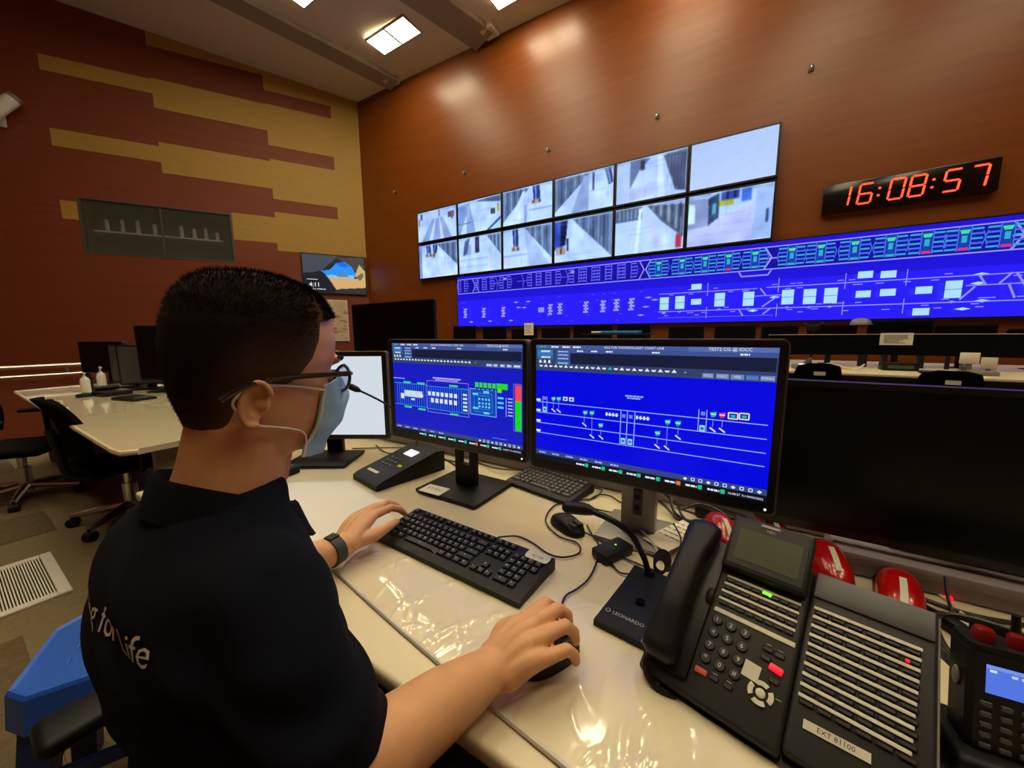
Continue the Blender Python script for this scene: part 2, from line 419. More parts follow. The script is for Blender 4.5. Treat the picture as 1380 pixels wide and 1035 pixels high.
for s, h in ((7.3, .35), (6.95, .38), (6.6, .40), (6.2, .34), (5.55, .36), (5.22, .32), (4.92, .36), (4.62, .26)):
    t = thing('gallery_bottle', 'pale shape on the ledge behind the gallery window, %s from the left' % ORD[[7.3, 6.95, 6.6, 6.2, 5.55, 5.22, 4.92, 4.62].index(s)], 'bottle', lw(s, 4.41, -.5), 0, 'pale shapes behind the gallery window')
    obj('body', MB().lathe([(.05, 0), (.055, .02), (.05, h * .75), (.042, h * .95)], 14), 'window_shape', t)
    obj('cap', MB().cyl((0, 0, h * .95), (0, 0, h), .042, .03, n=14), 'window_shape', t)
# ------------------------------------------------------------------ display drawing
class Draw:
    """a flat picture: polygons with a colour each, in the plane of a screen (u right, v up), facing local -y"""
    def __init__(s, step=.00012): s.mb = MB(); s.d = 0.0; s.step = step
    def poly(s, pts, col, lift=True):
        if lift: s.d += s.step * .02
        n = len(pts); s.mb.add(([(u, -s.d, v) for u, v in pts], [tuple(range(n))]), None, col); return s
    def layer(s): s.d += s.step
    def rect(s, u0, v0, u1, v1, col): return s.poly([(u0, v0), (u1, v0), (u1, v1), (u0, v1)], col)
    def line(s, u0, v0, u1, v1, w, col):
        dx, dy = u1 - u0, v1 - v0; l = math.hypot(dx, dy) or 1; nx, ny = -dy / l * w / 2, dx / l * w / 2
        return s.poly([(u0 - nx, v0 - ny), (u1 - nx, v1 - ny), (u1 + nx, v1 + ny), (u0 + nx, v0 + ny)], col)
    def path(s, pts, w, col):
        for a, b in zip(pts, pts[1:]): s.line(*a, *b, w, col)
        return s
    def frame(s, u0, v0, u1, v1, w, col): return s.path([(u0, v0), (u1, v0), (u1, v1), (u0, v1), (u0, v0)], w, col)
    def text(s, t, u, v, size, col, align='CENTER'):
        s.d += s.step * .02
        vv, ff = g_text(t, size, 0, 0, align)
        s.mb.add(([(u + p[0], -s.d, v + p[1]) for p in vv], ff), None, col); return s
    def dashes(s, u0, v, u1, h, col, gap=.35):
        """unreadable small print: a run of short marks"""
        u = u0
        while u < u1:
            l = h * (1.0 + 1.6 * random.random()); s.rect(u, v - h / 2, min(u + l, u1), v + h / 2, col); u += l + h * gap
        return s
def picture_mesh(img, w, h, y=0.0):
    """img: (rows, cols, 3) linear colours, row 0 at the bottom -> a grid mesh with the picture as a colour attribute"""
    H, Wd = img.shape[:2]
    us = np.linspace(0, w, Wd); vs = np.linspace(0, h, H)
    mb = MB(); mb.v = [(float(u), y, float(v)) for v in vs for u in us]
    mb.f = [(j * Wd + i, j * Wd + i + 1, (j + 1) * Wd + i + 1, (j + 1) * Wd + i) for j in range(H - 1) for i in range(Wd - 1)]
    a = np.concatenate([img.reshape(-1, 3), np.ones((H * Wd, 1))], 1); mb.c = [tuple(q) for q in a]
    return mb
class Paint:
    """a tiny raster painter for camera pictures; x right, y up, both 0..1"""
    def __init__(s, W=112, H=66, bg=(200, 215, 235)):
        s.W, s.H = W, H; s.X, s.Y = np.meshgrid(np.linspace(0, 1, W), np.linspace(0, 1, H)); s.a = np.zeros((H, W, 3)); s.a[:] = bg
    def poly(s, pts, col, k=1.0):
        ins = np.zeros((s.H, s.W), bool); n = len(pts)
        for i in range(n):
            x0, y0 = pts[i]; x1, y1 = pts[(i + 1) % n]
            if y0 == y1: continue
            c = ((y0 > s.Y) != (y1 > s.Y)) & (s.X < (x1 - x0) * (s.Y - y0) / (y1 - y0) + x0); ins ^= c
        s.a[ins] = s.a[ins] * (1 - k) + np.array(col) * k; return s
    def rect(s, x0, y0, x1, y1, col, k=1.0): return s.poly([(x0, y0), (x1, y0), (x1, y1), (x0, y1)], col, k)
    def grad(s, top, bottom):
        t = s.Y[..., None]; s.a = np.array(bottom) * (1 - t) + np.array(top) * t; return s
    def noise(s, k=8):
        n = rng.normal(0, 1, (s.H, s.W, 1)); s.a = s.a + n * k; return s
    def out(s):
        c = np.clip(s.a, 0, 255) / 255.0
        return np.where(c <= .04045, c / 12.92, ((c + .055) / 1.055) ** 2.4)

# platform views: blue-white floors, dark platform doors, escalators
def cctv(kind):
    p = Paint(bg=(198, 216, 240)).grad((205, 220, 240), (222, 232, 250))
    door = (112, 128, 150); dk = (58, 70, 96); fl = (226, 234, 250); lane = (168, 180, 205)
    def doors_right(x0=.35, yv=.95, yb=.12):
        p.poly([(x0, yv), (1, .98), (1, yb)], door)
        for i in range(9):
            t = (i + .5) / 9; x = x0 + (1 - x0) * t ** 1.3; yb_ = yv + (yb - yv) * t ** 1.3; p.rect(x, yb_, x + .012 + .012 * t, .97, dk if i % 2 else (170, 186, 205), .75)
    def doors_left(x0=.65, yv=.95, yb=.1):
        p.poly([(x0, yv), (0, .98), (0, yb)], door)
        for i in range(9):
            t = (i + .5) / 9; x = x0 * (1 - t ** 1.3); yb_ = yv + (yb - yv) * t ** 1.3; p.rect(x - .012 - .012 * t, yb_, x, .97, dk if i % 2 else (170, 186, 205), .75)
    def escal(x, y0=.35, w=.14):
        p.poly([(x, 1), (x + w, 1), (x + w * 1.1, y0 + .1), (x + .02, y0 + .12)], (44, 62, 118)); p.poly([(x + w * .3, 1), (x + w * .5, 1), (x + w * .6, y0 + .1), (x + w * .4, y0 + .1)], (120, 150, 210))
        p.rect(x - .02, y0, x + w + .03, y0 + .12, (190, 170, 150)); p.rect(x, y0 + .03, x + .04, y0 + .1, (140, 60, 50)); p.rect(x + w - .02, y0 + .02, x + w + .02, y0 + .1, (70, 60, 60))
    if kind == 0:
        for a in (.1, .4, .68): p.poly([(.35 + a * .35, .72), (.43 + a * .35, .72), (a + .2, 0), (a, 0)], lane)
        p.rect(0, .72, 1, 1, (205, 216, 232)); p.rect(.08, .74, .13, .95, (90, 100, 120)); p.rect(.8, .66, .95, .84, (110, 100, 110)); p.rect(.55, .75, .6, .98, (140, 150, 170)); p.rect(.02, .55, .06, .8, (200, 120, 110)); p.rect(.88, .6, .92, .8, (190, 110, 100))
    elif kind == 1:
        p.poly([(0, .9), (.3, .95), (.05, .0), (0, 0)], (150, 172, 205)); p.poly([(.22, .85), (.3, .85), (.42, .0), (.2, 0)], lane); p.poly([(.4, .95), (1, .78), (1, .98)], (90, 110, 140)); p.rect(.78, .45, .88, .62, (90, 80, 80)); p.rect(.92, .5, .97, .75, (196, 168, 60)); p.poly([(.75, 0), (1, .28), (1, .35), (.68, .0)], (70, 90, 130)); p.rect(0, .3, .3, .34, (120, 140, 170))
    elif kind == 2:
        doors_left(.55); escal(.62, .48); p.poly([(.42, .9), (.47, .9), (.35, 0), (.1, 0)], (240, 244, 255)); p.rect(.55, .3, 1, .34, lane); p.rect(.45, 0, .5, .5, lane)
    elif kind == 3:
        doors_left(.62); p.poly([(.52, .92), (.6, .92), (.6, 0), (.3, 0)], (176, 190, 214)); p.rect(.66, .5, .69, .95, (50, 60, 90)); p.poly([(.86, 1), (.95, 1), (1, .6), (.93, .55)], (50, 66, 110)); p.poly([(.88, 1), (.91, 1), (.97, .6), (.94, .6)], (150, 170, 210))
    elif kind == 4:
        p.poly([(0, 0), (0, 1), (.3, .95), (.12, 0)], (205, 214, 228)); p.poly([(.2, .3), (.35, .75), (.5, .95), (.35, 1), (.2, 1)], (120, 134, 160)); p.rect(.36, .72, .42, .95, (50, 60, 84)); p.poly([(.6, .95), (.66, .95), (.72, 0), (.62, 0)], (246, 250, 255)); p.poly([(.68, .95), (1, .98), (1, .05), (.86, .1)], (90, 100, 124)); 
        for i in range(6): p.rect(.74 + .045 * i, .62 - .1 * i, .755 + .045 * i, .95, dk, .8)
        p.poly([(.2, .3), (.6, .4), (.55, .1), (.1, .0)], (215, 215, 232))
    elif kind == 5:
        p = Paint(W=24, H=16).grad((168, 196, 246), (186, 208, 250)); return p.noise(1.5).out()
    elif kind == 6:
        escal(.2, .62, .12); escal(.38, .6, .12); doors_right(.5, .97, .3); p.rect(0, 0, .08, 1, (150, 160, 190)); p.poly([(.45, .6), (.52, .95), (.9, 0), (.6, 0)], (232, 240, 255))
    elif kind == 7:
        p.rect(.4, .55, .5, 1, (60, 50, 90)); p.rect(.12, .5, .3, .8, (176, 190, 214)); p.poly([(.15, .9), (.28, 1), (.2, .55), (.1, .5)], (90, 110, 140)); doors_right(.68, .98, .4); p.rect(0, .36, .7, .4, lane); p.rect(0, .16, .7, .19, (190, 200, 222)); p.rect(.74, .0, .8, .6, (240, 200, 200), .5)
    elif kind == 8:
        escal(.2, .42, .12); doors_right(.45, .98, .15); p.rect(0, .3, .5, .33, lane); p.poly([(.44, .95), (.5, .95), (.95, 0), (.55, 0)], (196, 206, 226)); p.rect(0, 0, .2, .25, (240, 225, 225), .5)
    elif kind == 9:
        p.poly([(0, .3), (0, 1), (.22, 1), (.16, .35)], (52, 92, 180)); p.poly([(.12, 1), (.24, 1), (.2, .4), (.1, .4)], (30, 34, 70)); p.rect(.02, .18, .2, .36, (196, 170, 140)); p.rect(.1, .2, .14, .35, (120, 70, 50)); p.rect(.22, .25, .26, .55, (40, 44, 60)); doors_right(.32, .98, .02); p.poly([(.3, .95), (.36, .95), (.8, 0), (.3, 0)], (222, 236, 252))
    elif kind == 10:
        p.rect(0, .72, .4, 1, (96, 112, 128)); 
        for i in range(6): p.rect(.05 + .06 * i, .74, .08 + .06 * i, .95, (150, 165, 178))
        p.poly([(.36, .95), (.4, .95), (.36, 0), (.3, 0)], (252, 254, 255)); p.poly([(.48, .98), (1, .9), (1, .22), (.7, .6)], (104, 112, 124))
        for i in range(8): p.rect(.55 + .055 * i, .85 - .07 * i, .575 + .055 * i, .93, dk if i % 2 else (180, 186, 196), .8)
        p.rect(.9, .02, .98, .3, (214, 70, 90)); p.poly([(.45, .8), (.5, .8), (.72, .1), (.6, .1)], (238, 214, 222), .5)
    elif kind == 11:
        p.poly([(0, .95), (.25, .9), (.28, .38), (0, .34)], (168, 172, 196)); p.poly([(0, .45), (.09, .46), (.08, .82), (0, .85)], (236, 252, 240)); p.poly([(.25, .9), (.38, .98), (.38, .5), (.26, .38)], (60, 82, 106)); p.rect(.3, .6, .35, .8, (110, 190, 200)); p.rect(.38, .72, .55, .82, (200, 200, 60)); p.rect(.4, .82, .62, 1, (70, 96, 170)); p.rect(.46, .84, .49, 1, (30, 40, 90)); p.rect(.55, .84, .58, 1, (30, 40, 90)); p.rect(.64, .74, .76, 1, (84, 130, 210)); p.poly([(.78, .02), (.82, 1), (1, .95), (1, .0)], (190, 206, 232)); p.rect(.93, .3, .96, .55, (70, 80, 110)); p.poly([(.0, .34), (.28, .38), (.4, .5), (.8, .7), (.78, 0), (0, 0)], (216, 210, 236))
    # glare, streaks and soft blotches, then a slight blur
    for k in range(14):
        x = rng.uniform(0, 1); w = rng.uniform(.004, .02); y0 = rng.uniform(0, .8); p.rect(x, y0, x + w, y0 + rng.uniform(.1, .4), (245, 250, 255) if k % 2 else (150, 165, 195), .35)
    for k in range(5): y = rng.uniform(.05, .95); p.rect(rng.uniform(0, .6), y, rng.uniform(.5, 1), y + .012, (150, 165, 200), .35)
    p.poly([(0, 1), (1, 1), (1, .93), (.5, .985), (0, .95)], (150, 165, 190), .6)
    lo = rng.normal(0, 1, (6, 9)); yi = np.linspace(0, 5, p.H); xi = np.linspace(0, 8, p.W)
    lo = np.array([np.interp(xi, range(9), r_) for r_ in lo]); lo = np.array([np.interp(yi, range(6), lo[:, c_]) for c_ in range(p.W)]).T
    p.a = p.a + 11 * lo[..., None]
    a_ = p.a; q_ = np.pad(a_, ((1, 1), (1, 1), (0, 0)), 'edge'); a_ = sum(q_[i:i + p.H, j:j + p.W] for i in range(3) for j in range(3)) / 9
    p.a = 235 * (np.clip(a_, 0, 255) / 235) ** 1.15 * np.array((.86, .95, 1.1)); return p.noise(2).out()

COLX = [-9.72, -7.97, -6.3, -4.66, -3.03, -1.42, .19]
desc = ['an empty platform with dark floor lanes', 'a wide concourse with a kiosk', 'platform doors and one escalator', 'platform doors and a right-hand escalator', 'a long corridor of platform doors',
        'a blank pale blue picture', 'two escalators side by side', 'a lift lobby with a dark pillar', 'an escalator left of platform doors', 'a blue escalator at the left edge', 'a bright line down a platform', 'a concourse with a yellow strip']
for r in range(2):
    z0, z1 = ((4.285, 5.2), (3.11, 4.16))[r]
    for c in range(6):
        x0, x1 = COLX[c] + .042, COLX[c + 1] - .042; w_, h_ = x1 - x0, z1 - z0
        k = r * 6 + c
        t = thing('cctv_screen', 'screen showing %s, %s row, %s from left' % (desc[k], ('upper', 'lower')[r], ORD[c]), 'screen', (x0, FY - .15, z0), 0, 'camera screens on the wood wall')
        obj('casing', MB().rbox(-.04, w_ + .04, 0, .12, -.04, h_ + .04, .006, 1), 'bezel', t)
        obj('display', picture_mesh(cctv(k), w_, h_, -.003), 'screen_cctv', t)

# long overview wall
OX0, OX1, OZ0, OZ1 = -8.05, 5.6, 1.47, 3.02
t = thing('overview_display', 'very long blue line-diagram display running along the wall under the camera screens', 'display', (0, FY - .13, 0))
obj('casing', MB().rbox(OX0 - .03, OX1 + .03, 0, .1, OZ0 - .03, OZ1 + .03, .006, 1), 'bezel', t)
D = Draw(.004)
BLU = (.012, .006, .72, 1); BL2 = (.02, .012, .95, 1); LAV = (.30, .28, 1.0, 1); PALE = (.42, .75, 1.0, 1); TEAL = (.03, .42, .62, 1); GRN = (.05, .75, .35, 1); MIDB = (.06, .16, .85, 1); RED = (.75, .03, .25, 1); DKB = (.006, .004, .36, 1); DIM = (.13, .11, .95, 1)
D.rect(OX0, OZ0, OX1, OZ1, BLU); D.layer()
D.rect(OX0, 1.47, OX1, 2.28, BL2); D.layer()
D.rect(OX0 + .04, 2.5, OX1, 2.93, DKB); D.layer()
for z in (2.93, 2.5):
    D.line(OX0 + .04, z, OX1, z, .022, LAV)
D.line(OX0 + .04, 2.5, OX0 + .04, 2.93, .02, LAV); D.layer()
def xmark(x, w=.3, c=LAV):
    D.path([(x - w / 2, 2.93), (x - w * .08, 2.72), (x - w / 2, 2.5)], .024, c); D.path([(x + w / 2, 2.93), (x + w * .08, 2.72), (x + w / 2, 2.5)], .024, c); D.line(x - w * .1, 2.72, x + w * .1, 2.72, .02, c)
for x in (-7.3, -2.26): xmark(x, .26)
for x in (-6.5, -5.6, -4.24): D.path([(x - .06, 2.93), (x + .02, 2.72), (x - .02, 2.5)], .018, DIM); D.line(x - .2, 2.72, x + .1, 2.72, .016, DIM)
for x in (.2, 3.42):
    D.path([(x - .12, 2.93), (x, 2.72), (x - .12, 2.5)], .03, LAV); D.line(x - .2, 2.71, x + .1, 2.71, .024, LAV)
D.path([(-.35, 2.5), (-.3, 2.39), (.16, 2.39), (.22, 2.5)], .026, LAV); D.layer()
def module(x, on, red=False, k=1.0):
    a, b = (MIDB, TEAL) if on else (DIM, DIM)
    for s in (-1, 1):
        for i in range(5):
            D.rect(x + s * .14 - .07, 2.55 + .075 * i, x + s * .14 + .06, 2.55 + .075 * i + .028, a if i % 2 else b)
        D.line(x + s * .07, 2.53, x + s * .07, 2.91, .016, a); D.path([(x + s * .2, 2.6), (x + s * .23, 2.72), (x + s * .2, 2.82)], .014, a)
    if on:
        D.rect(x - .055, 2.53, x + .055, 2.9, (.008, .05, .42, 1)); D.layer(); D.poly([(x - .06, 2.86), (x + .06, 2.86), (x + .04, 2.8), (x - .04, 2.8)], GRN); D.rect(x - .03, 2.66, x + .03, 2.77, TEAL); D.rect(x - .055, 2.54, x + .055, 2.58, RED if red else TEAL)
for i, x in enumerate([-1.95, -1.45, -.99, -.55, -.08, .52, .96, 1.44, 1.91, 2.35, 2.77, 3.22, 3.85, 4.3, 4.8]): module(x, True, i in (3, 9, 10, 11))
for x in [-7.75, -7.05, -6.75, -6.15, -5.2, -4.9, -4.6, -3.95, -3.6, -3.25, -2.95, -2.62]: module(x, False)
for x in [-6.2, -4.1]: D.rect(x, 2.78, x + .1, 2.84, LAV)
D.layer()
for x, z in [(-7.65, 1.88), (-6.93, 1.87), (-6.22, 1.87), (-4.69, 1.88), (-4.4, 1.89), (-3.67, 1.9), (-3.22, 1.9), (-2.88, 1.92), (-2.52, 1.92)]:
    for i in range(4): D.rect(x - .07 + .02 * (i % 2), z - .14 + .08 * i, x + .06 + .02 * (i % 2), z - .095 + .08 * i, (.34, .30, 1, 1))
    D.rect(x - .025, z - .14, x + .025, z + .14, (.34, .30, 1, 1))
D.rect(-5.05, 1.82, -4.87, 1.95, LAV)
for x, z in [(-5.77, 2.13), (-5.37, 2.13), (-5.69, 1.98), (-5.5, 1.97), (-6.7, 1.62), (-7.42, 1.61), (-5.95, 1.62), (-2.13, 2.06), (-2.18, 1.85), (-2.29, 1.66), (-1.98, 2.0), (.3, 1.93), (2.98, 2.0), (3.0, 2.14), (2.85, 1.6), (3.05, 1.72), (-.05, 1.68)]:
    D.poly([(x - .09, z), (x, z + .025), (x + .09, z), (x, z - .025)], LAV if x < -1.5 else PALE)
D.line(-1.9, 2.12, 0, 2.12, .016, LAV); D.line(.15, 2.13, 5.2, 2.13, .016, LAV); D.line(-1.9, 1.72, 5.2, 1.71, .016, LAV); D.line(-1.9, 1.58, .3, 1.58, .012, DIM)
for x in (-.9, .35, 1.35, 2.15): D.line(x, 1.55, x, 1.8, .012, LAV); D.line(x, 2.02, x, 2.3, .012, LAV)
for a in [((.05, 2.12), (.15, 1.98)), ((.1, 1.75), (.35, 1.95)), ((-.3, 1.72), (-.22, 1.58)), ((.12, 1.6), (.25, 1.72)), ((2.8, 1.75), (2.95, 1.95)), ((2.98, 2.13), (3.06, 1.97)), ((3.2, 1.98), (3.32, 2.14)), ((3.36, 2.14), (3.56, 1.75)), ((3.3, 1.97), (3.38, 1.75)), ((4.2, 2.13), (4.4, 1.75))]: D.line(*a[0], *a[1], .026, LAV)
D.line(-.05, 1.97, .45, 1.97, .016, LAV); D.line(2.85, 1.97, 3.45, 1.97, .016, LAV); D.layer()
for i in range(70):
    x = -1.85 + 7 * random.random(); z = random.choice((2.17, 2.08, 1.76, 1.67, 1.62)); D.rect(x, z, x + .09, z + .014, LAV)
for i in range(30):
    x = -7.9 + 5.6 * random.random(); z = random.choice((2.2, 2.05, 1.7, 1.55)); D.rect(x, z, x + .07, z + .01, DIM)
D.layer()
for x, z in [(-1.77, 1.9), (-1.44, 1.91), (-.66, 1.93), (-.14, 1.92), (.51, 1.92), (.85, 1.91), (1.16, 1.91), (2.71, 1.92), (3.6, 1.91), (4.1, 1.91), (4.7, 1.91)]:
    D.rect(x - .095, z - .14, x + .095, z + .14, PALE); D.rect(x - .095, z - .005, x + .095, z + .005, MIDB); D.poly([(x - .05, z - .2), (x, z - .225), (x + .05, z - .2), (x, z - .18)], LAV)
for x, z in [(-1.12, 2.23), (-1.11, 1.91), (1.61, 2.25), (1.91, 2.23), (1.61, 1.91), (1.93, 1.92), (2.37, 1.93), (2.37, 1.57)]:
    D.rect(x - .1, z - .06, x + .1, z + .06, PALE)
obj('display', D.mb, 'screen_wall', t, (0, -.004, 0), smooth=False)

# digital clock
t = thing('digital_clock', 'long black digital clock with red digits reading 16:08:57', 'clock', (.92, FY - .16, 3.42))
obj('casing', MB().rbox(0, 2.15, 0, .16, 0, .5, .015, 2), 'black_gloss', t)
SEG = {'0': 'abcdef', '1': 'bc', '5': 'afgcd', '6': 'afgedc', '7': 'abc', '8': 'abcdefg'}
def seg_geo(mb, ch, x, z, w, h, th):
    P = {'a': ((x, z + h), (x + w, z + h)), 'g': ((x, z + h / 2), (x + w, z + h / 2)), 'd': ((x, z), (x + w, z)), 'f': ((x, z + h / 2), (x, z + h)), 'e': ((x, z), (x, z + h / 2)), 'b': ((x + w, z + h / 2), (x + w, z + h)), 'c': ((x + w, z), (x + w, z + h / 2))}
    for s in SEG[ch]:
        (xa, za), (xb, zb) = P[s]; sh = lambda zz: (zz - z) * .1
        d = Vector((xb - xa, 0, zb - za)).normalized() * .012
        mb.tube([(xa + sh(za) + d.x, -.006, za + d.z), (xb + sh(zb) - d.x, -.006, zb - d.z)], th, 6)
xd = [.24, .48, .88, 1.13, 1.53, 1.82]; zb = .09
for ch, x in zip('160857', xd):
    mb = MB(); seg_geo(mb, ch, x if ch != '1' else x - .06, zb, .175, .325, .013); obj('digit', mb, 'clock_led', t)
for x in (.755, 1.41):
    mb = MB(); mb.ball((x, -.006, zb + .1), .018, 10).ball((x + .012, -.006, zb + .22), .018, 10); obj('colon', mb, 'clock_led', t)

# hooks along the wood wall
for i, (x, z) in enumerate([(-10.84, 6.18), (-7.73, 6.11), (-4.88, 6.05), (-2.15, 6.07), (.57, 6.1)]):
    t = thing('wall_hook', 'small wall hook above the camera screens, %s from the left' % ORD[i], 'hook', (x, FY, z), 0, 'small hooks on the wood wall')
    obj('plate', MB().rbox(-.05, .05, -.02, 0, -.06, .06, .008), 'grey_plastic', t)
    obj('arm', MB().tube(spline([(0, -.02, .02), (0, -.09, .0), (0, -.12, -.04), (0, -.1, -.09)], 4), .016, 8), 'steel', t)

# television beside the corner, on the left wall
t = thing('wall_television', 'flat television near the corner showing a beach seen through a cave mouth', 'television', M=ML @ T(-2.17, -.1, 2.77))
obj('casing', MB().rbox(-.03, 2.12, 0, .1, -.03, 1.38, .01, 1), 'bezel', t)
p = Paint(90, 58, (44, 54, 66)).grad((34, 40, 50), (22, 26, 34))
p.poly([(0, .45), (.3, .6), (.5, .9), (.55, 1), (0, 1)], (62, 70, 80)); p.poly([(.5, 1), (.6, .95), (.98, 1), (1, .5), (.85, .6)], (70, 62, 58))
p.poly([(.28, .58), (.42, .62), (.52, .8), (.66, .86), (.78, .72), (.84, .52), (.8, .40), (.4, .40)], (40, 140, 232)); p.poly([(.52, .8), (.66, .86), (.74, .74), (.6, .7)], (20, 104, 220)); p.poly([(.34, .47), (.8, .5), (.8, .40), (.4, .40)], (120, 190, 226)); p.poly([(.5, .46), (.56, .52), (.68, .5), (.74, .44)], (120, 120, 90))
p.poly([(.38, .42), (.84, .42), (1, .3), (1, .12), (.5, .1)], (206, 164, 110)); p.poly([(.82, .5), (.9, .8), (1, .62), (1, .2), (.88, .36)], (196, 170, 110)); p.poly([(.84, .46), (.95, .6), (.97, .5), (.9, .35)], (120, 96, 70)); p.poly([(0, 0), (0, .5), (.25, .55), (.4, .3), (.5, .1), (.6, 0)], (26, 30, 38)); p.poly([(.55, .12), (1, .18), (1, 0), (.45, 0)], (50, 46, 52))
obj('display', picture_mesh(p.out(), 2.09, 1.35, -.002), 'screen_tv', t)
D = Draw(.003); WH = (.9, .9, .9, 1)
D.layer(); D.layer(); D.text('4:11', .16, .28, .21, WH, 'LEFT'); D.text('Friday, 4 March', .16, .13, .085, WH, 'LEFT'); D.rect(.1, .46, .45, .475, WH)
obj('caption', D.mb, 'screen_tv', t, smooth=False)
# map board under it
t = thing('map_board', 'framed pale map board leaning below the wall television', 'board', M=ML @ T(-2.5, -.06, 1.0))
obj('frame', MB().rbox(0, 1.72, 0, .06, 0, 1.53, .01, 1), 'white_paint', t)
obj('print', MB().box(.04, 1.68, -.006, .0, .04, 1.49), 'map_print', t)
mb = MB()
for i in range(26):
    x, z = 1.0 + .6 * random.random(), .25 + 1.1 * random.random(); mb.box(x, x + .05 + .12 * random.random(), -.008, -.006, z, z + .02 + .05 * random.random())
obj('marking', mb, 'map_red', t)
# round white camera on the left wall at the picture's edge
t = thing('wall_camera', 'white tube-shaped camera on a bracket at the left edge of the striped wall', 'camera', M=ML @ T(-8.9, 0, 6.9))
obj('bracket', MB().rbox(-.12, .12, -.04, 0, -.16, .16, .02).tube([(0, -.02, 0), (0, -.28, .02)], .05, 10), 'white_paint', t)
obj('housing', MB().tube([(-.42, -.5, -.62), (-.4, -.5, -.58), (.42, -.34, .44), (.46, -.33, .49)], [.12, .155, .155, .13], 20), 'white_paint', t)
obj('visor', MB().tube([(.44, -.33, .47), (.5, -.32, .54)], [.15, .15], 20), 'mid_grey', t)

# low partition with handrail at the far left
lowwall = struct('wall_low', MB().box(-7.12, -7.0, -4, 4.6, 0, .82), 'wood_left', label='low brown partition under the steel handrail')
t = thing('handrail', 'brushed steel handrail along the low brown partition', 'handrail', (-7.06, 0, .82))
obj('rail', MB().tube([(0, -3.9, .1), (0, 4.5, .1)], .025, 10), 'steel', t)
obj('rail', MB().tube([(.14, -3.9, -.0), (.14, 4.5, -.0)], .02, 10), 'steel', t)
for y in (-3, -1.5, 0, .9, 2.2, 3.6): obj('post', MB().tube([(0, y, -.0), (0, y, .1)], .014, 8).tube([(.06, y, 0), (.14, y, 0)], .01, 8), 'steel', t)
# ------------------------------------------------------------------ the operator's desk
DZ = .75
t = thing('operator_desk', 'long cream desk holding the operator\'s monitors and telephones', 'desk', (-.35, .85, 0))
def desk_parts(t, x0, x1, y0, y1, mat_top='desk_white'):
    tx, ty, _ = t.location
    obj('top', MB().rbox(x0 - tx, x1 - tx, y0 - ty, y1 - ty, .718, .7478, .008, 3), mat_top, t)
    for x in (x0 + .06, x1 - .1): obj('side_panel', MB().rbox(x - tx, x + .04 - tx, y0 + .22 - ty, y1 - .05 - ty, 0, .718, .004), 'desk_panel', t)
    obj('back_panel', MB().rbox(x0 + .1 - tx, x1 - .1 - tx, y1 - .22 - ty, y1 - .2 - ty, .1, .718, .004), 'desk_body', t)
desk_parts(t, -1.72, 1.3, .322, 1.30)
# low upstand carrying cables behind the screens
u = thing('desk_upstand', 'low lilac-grey cable ledge along the back of the operator\'s desk', 'ledge', (-.2, 1.2, DZ))
obj('rail', MB().rbox(-1.45, 1.45, -.03, .06, 0.001, .085, .006), 'upstand', u)
obj('cap', MB().rbox(-1.45, 1.45, -.04, .07, .085, .097, .004), 'upstand', u)

# clear film over the desk: wrinkled sheet with a rolled front hem
def film():
    nx, ny = 150, 46; mb = MB(); X0, X1, Y0, Y1 = -1.7, 1.28, .385, 1.15
    rr = np.random.default_rng(3)
    wr = []
    for k in range(150):   # fine creases, mostly running away from the front edge
        cx = rr.uniform(-.85, .25) if k < 110 else rr.uniform(-1.6, .5); cy = rr.uniform(.36, .62) if k < 110 else rr.uniform(.4, 1.1)
        a = rr.uniform(.7, 2.4); L = rr.uniform(.015, .07); wd = rr.uniform(.0028, .006); h = rr.uniform(.0006, .002)
        wr.append((cx, cy, math.cos(a), math.sin(a), L, wd, h))
    wr.append((-.55, .44, .9, -.3, .12, .01, .002)); wr.append((-.43, .42, .3, .95, .1, .007, .002)); wr.append((-.36, .43, .25, .96, .09, .006, .002))
    xs = np.concatenate([np.linspace(X0, -.9, 40, endpoint=False), np.linspace(-.9, .35, 330, endpoint=False), np.linspace(.35, X1, 30)])
    ys = np.concatenate([np.linspace(Y0, .72, 110, endpoint=False), np.linspace(.72, Y1, 30)])
    X, Y = np.meshgrid(xs, ys); Z = np.full_like(X, .0)
    Z += .0006 * np.sin(9 * X + 3 * np.sin(4 * Y)) + .0005 * np.sin(17 * Y + 5 * X)
    for cx, cy, ca, sa, L, wd, h in wr:
        u_ = (X - cx) * ca + (Y - cy) * sa; v_ = -(X - cx) * sa + (Y - cy) * ca + .25 * u_ ** 2 / L
        Z += h * np.exp(-(u_ / L) ** 2) * (np.exp(-(v_ / wd) ** 2) - .35 * np.exp(-((v_ - 1.8 * wd) / (1.4 * wd)) ** 2))
    Z = np.maximum(Z, -.0008) + .7495
    n, m = X.shape
    Yw = Y + .012 * np.sin(X * 3.1) * np.clip((.5 - Y) / .12, 0, 1) + (-.135 * (X + .335) * np.clip((.62 - Y) / .24, 0, 1)) * (X < .3) * (X > -.95)
    mb.v = [(float(X[i, j]), float(Yw[i, j]), float(Z[i, j])) for i in range(n) for j in range(m)]
    mb.f = [(i * m + j, i * m + j + 1, (i + 1) * m + j + 1, (i + 1) * m + j) for i in range(n - 1) for j in range(m - 1)]
    front = [(float(X[0, j]), float(Yw[0, j]), .7515) for j in range(m)]
    return mb, front
t = thing('plastic_sheet', 'glossy wrinkled plastic film spread over the operator\'s desk', 'plastic sheet', (0, 0, 0))
fb, front = film()
obj('film', fb, 'desk_film', t, angle=180)
hm = MB().tube(front[::3], .0042, 6); obj('hem', hm, 'white_label', t)

